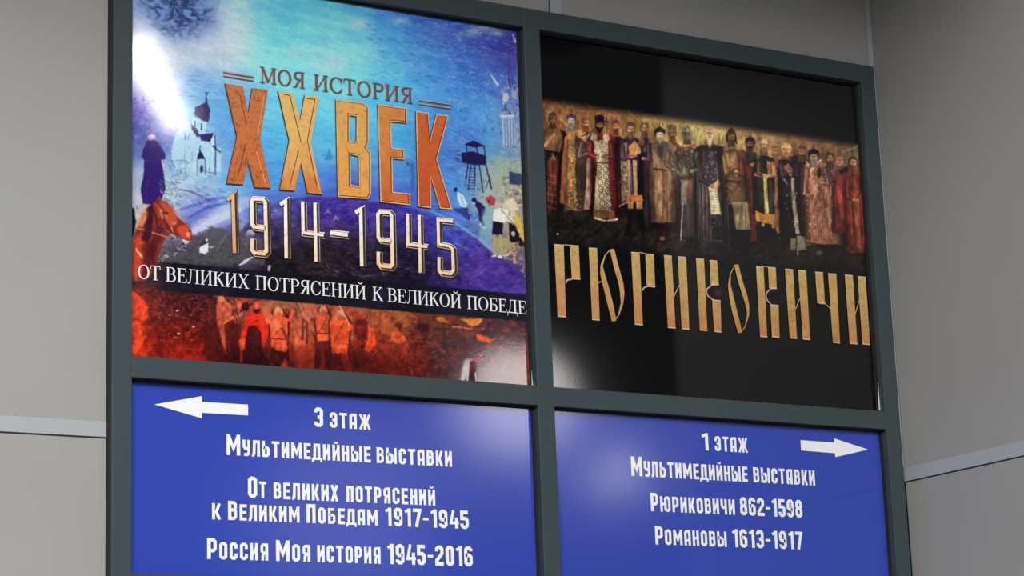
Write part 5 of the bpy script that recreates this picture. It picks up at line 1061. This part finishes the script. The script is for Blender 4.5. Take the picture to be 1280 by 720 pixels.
title_letter('x2', [[(347, 114.3), (365.8, 117), (374.4, 151), (380.4, 119.2), (398.5, 121.3), (388, 179), (402, 243.3), (383.9, 241.5), (375.6, 203.3), (368, 238.8), (349.2, 237.4), (361, 176)]], False,
             [([(354, 118.5), (361.5, 119.5), (375.5, 178)], 1.1, 0), ([(383, 123.5), (393, 125), (383.5, 176), (395, 232)], 1.1, 0), ([(395.6, 123), (385.6, 178), (399, 238)], 1.3, 1), ([(372.5, 188), (362, 231)], 1.0, 0), ([(374.3, 192), (364.5, 231)], .7, 1)])
title_letter('b', [[(419.2, 124.6), (453, 128.6), (460.2, 134.6), (460.2, 178.8), (457.4, 185), (463.3, 191.8), (463.3, 243.3), (459.2, 249.2), (421.7, 246.5)],
                   [(436.3, 144.4), (436.3, 176.3), (445, 177.7), (445, 145.8)], [(437.3, 193.3), (438, 231.3), (448.3, 233), (447.7, 195.4)]])
title_letter('e', [[(471.7, 130.4), (508, 135.4), (508, 154), (488.5, 152.5), (489, 185), (504.6, 187), (504.6, 199.8), (490, 198.5), (490.5, 240), (512.3, 242.3), (512.3, 256.9), (474.8, 252.7)]])
title_letter('k', [[(519.2, 139.2), (535.2, 141.3), (537, 176), (544.6, 143), (560.2, 144.4), (545.8, 199.6), (564.5, 262), (549.5, 261), (538, 222), (538.2, 260.6), (522.2, 258.2)]])

# the years: cream numerals with a dark inner shade and a thin light outline
zt, zb = at(330, 247, YP)[2], at(430, 330, YP)[2]
def cream(n, a, b): return gilt(n, a, b, zb - .03, zt - .02, (200, 150, 110), .3)
N_w = cream('cream_ink', (255, 253, 248), (250, 218, 180)); N_o = cream('orange_cream_ink', (236, 190, 140), (214, 140, 90)); N_p = cream('peach_ink', (254, 242, 224), (246, 202, 150))
def numeral(paths, w, ink):
    mb = MB(); px = .00215; y = Y1
    for k, (dw, ox, oy, mi) in enumerate(((2.0, .5, .7, 0), (-.2, .2, .1, 2), (-2.0, .7, .5, 0), (-4.5, -1.2, -.4, 2))):
        for e, P in enumerate(paths):
            Q = xz([(u + ox, v + oy) for u, v in P]); stroke_prism(mb, Q, (w + dw) * px, False, y - .00004 * e, .0002, mi)
        y -= .0002
    mb.build('numeral', [M_dark, M_rim, ink], P1)
numeral([[(284.8, 250.8), (291.8, 245.5), (294, 317)]], 8.4, N_o)
nine = lambda a, b: [(316 + a, 299 + b), (316 + a, 312.5 + b), (319 + a, 316.8 + b), (331 + a, 318 + b), (333.8 + a, 314.5 + b), (332.4 + a, 253.5 + b), (329.5 + a, 250 + b), (317.6 + a, 249.3 + b), (315.4 + a, 252.5 + b), (316 + a, 280.5 + b), (318.8 + a, 284.4 + b), (332.4 + a, 286 + b)]
numeral([nine(0, 0)], 8.6, N_p)
numeral([[(350.8, 256.8), (357.6, 252.5), (358.6, 323.5)]], 8.4, N_w)
numeral([[(379, 252.5), (379.8, 291.8), (405, 294.6)], [(394.4, 254), (395.6, 327.6)]], 8.2, N_w)
numeral([[(412.9, 291.6), (435.2, 294.3)]], 9.4, N_w)
numeral([[(444.6, 266.8), (451.6, 263), (453, 333.4)]], 8.6, N_w)
numeral([nine(157.6, 16.4)], 8.6, N_p)
numeral([[(510, 267.8), (510.6, 306), (534.7, 309.2)], [(524.6, 269.5), (526, 341.6)]], 8.2, N_p)
numeral([[(566.5, 277.6), (548.2, 275.6), (549, 305.8), (562, 308.4), (566.4, 312), (567.4, 338.5), (564.2, 343), (552, 341.6), (549.4, 338), (549.4, 322)]], 8.2, N_p)

# small serif heading, its paired bars, and the white serif line on the dark band
M_brown = mat('brown_serif_ink', (112, 76, 84), .3); M_bar = mat('bar_peach_ink', (214, 176, 160), .3)
M_serif = mat('white_serif_ink', (236, 236, 238), .25)
text_line(P1, [('МОЯ', 324, 102.6, 380.8, 111), ('ИСТОРИЯ', 391.5, 112.6, 515.5, 130.8)], 19.8, 1, glyph_serif, [M_rim, M_brown], .06, Y=Y1,
          layers=((0, 0, -.0012, .0006), (1, .0004, 0.0, .0009)))
for pts in ([(278.5, 92.6), (316.8, 98.8)], [(523, 127.8), (563.9, 133.6)]):
    mb = MB(); px = .0022
    for dy, w, mi in ((-2.2, 2.4, 0), (2.4, 2.4, 0), (-2.6, .9, 1), (2.0, .9, 1)):
        stroke_prism(mb, xz([(u, v + dy) for u, v in pts]), w * px, False, Y1 - .0002 * mi, .0002, mi)
    mb.build('heading_bar', [M_brown, M_bar], P1)
text_line(P1, [('ОТ', 171.8, 349.3, 200, 351), ('ВЕЛИКИХ', 206.5, 352, 310.8, 360.8), ('ПОТРЯСЕНИЙ', 318.8, 361.2, 457, 374.3), ('К', 465, 375.6, 478, 376.8), ('ВЕЛИКОЙ', 484, 377.6, 576, 385.6), ('ПОБЕДЕ', 583.5, 387, 657.5, 393.6)],
          18.0, 1, glyph_serif, M_serif, .05, Y=Y1, layers=((0, 0, 0.0, -.0002),))

# ------------------------------------------------------------------ right poster lettering
zt2, zb2 = at(880, 315, YP)[2], at(880, 420, YP)[2]
M_ant = gilt('antique_gold_ink', (206, 180, 104), (194, 126, 74), zb2 - .01, zt2 + .03, (128, 112, 62), .14, .3)
M_hair = mat('letter_hairline_ink', (196, 160, 140), .35)
M_tip = mat('letter_tip_ink', (216, 196, 152), .35)
def old_letter(stems, hair=(), tips=()):
    mb = MB(); y = YP - .0022
    for (a, b, ya, c, d, yb) in stems:
        sl = .9
        prism(mb, [xz([(a, ya), (b, ya + sl), (d, yb + sl), (c, yb)])], y, .0003, 0)
        prism(mb, [xz([(a, ya), (b, ya + sl), (b, ya + sl + 1.3), (a, ya + 1.3)])], y - .0003, .0002, 2)
        prism(mb, [xz([(c, yb - 1.2), (d, yb - .3), (d, yb + sl), (c, yb)])], y - .0003, .0002, 2)
    for e, (P, w) in enumerate(hair): stroke_prism(mb, xz(P), [q * .0021 for q in w] if isinstance(w, list) else w * .0021, False, y - .00005 - .00005 * e, .0003, 0 if isinstance(w, list) else 1)
    mb.build('letter', [M_ant, M_hair, M_tip], P2)
old_letter([(692.3, 704, 305.3, 696.6, 706.9, 396), (711.6, 722.8, 306.3, 714.4, 724.7, 349)], [([(706.4, 354), (708.5, 350.2), (714.6, 349)], 2.0), ([(704, 306), (712, 306.8)], 1.0)])
old_letter([(735.4, 745.7, 309.6, 739.7, 749, 400)], [([(747.5, 354), (749.5, 352.6), (752.5, 352)], 1.3),
            ([(763.2, 311.6), (756, 319), (751.5, 332), (752.6, 343), (758, 363), (763, 383), (767, 401.6)], [.8, 1.6, 3.4, 7.6, 9.0, 9.0, 7.4]),
            ([(764.4, 311.6), (769, 331), (775.5, 354), (777.2, 366), (777, 379), (772.8, 394), (767, 401.8)], [7.4, 8.0, 8.0, 7.0, 4.0, 1.8, .9])])
old_letter([(788.4, 798.8, 315, 793, 803, 406), (806, 816.6, 317, 808, 818.4, 358.6)], [([(802.4, 363), (804.5, 359.6), (808.5, 358.3)], 2.0), ([(798.6, 315.6), (806.2, 317)], 1.0)])
old_letter([(829.3, 839, 319, 834.4, 843.8, 410), (846.6, 857, 320.5, 851.6, 861, 411.6)], [([(841.6, 371.5), (848.4, 356.5)], 1.3)])
old_letter([(869.4, 879.4, 323, 874.3, 883.5, 413.2), (886.3, 895.6, 325, 888, 898, 355.8), (889.6, 900, 374.6, 892, 901, 415)], [([(898, 355.8), (889, 356.6), (883.4, 361), (882.2, 365), (884.6, 370.5), (890.5, 374.8)], 2.0)])
old_letter([], [([(917.6, 331.4), (912.4, 343), (911, 356), (913.6, 371), (918, 391), (922, 406), (924.2, 416)], [.8, 1.6, 4.6, 7.8, 8.6, 8.4, 6.8]),
                ([(919.8, 331), (924, 349), (930.6, 370), (933.5, 381), (934.6, 393), (931, 408), (925, 416.6)], [7.6, 8.0, 8.0, 6.6, 3.4, 1.6, .9])])
old_letter([(944.4, 953.8, 333, 949.6, 958.4, 421), (959.4, 969, 333.8, 960.7, 970.3, 360.4), (962.4, 972.5, 380.6, 964.4, 973.8, 421.6)], [([(970.3, 360.6), (963, 361), (957.6, 366), (956.6, 370), (958.6, 376), (963, 380.4)], 2.0), ([(953.6, 333.4), (959.6, 334)], 1.0)])
old_letter([(980.6, 990.7, 336, 986.6, 995.6, 423), (997, 1007, 337.4, 1003, 1012, 424.4)], [([(994, 386.5), (999.2, 373)], 1.3)])
old_letter([(1018.4, 1028, 339.7, 1021, 1030.6, 379), (1034.4, 1044.7, 341.6, 1040.6, 1049.4, 428.6)], [([(1024, 379.6), (1030.5, 379.8), (1037.2, 385.5)], 1.4)])
old_letter([(1055.4, 1065.3, 343.4, 1061.6, 1071, 429.8), (1071.3, 1081.3, 345.3, 1077.5, 1087, 430.6)], [([(1068.4, 392.5), (1074, 374)], 1.3)])
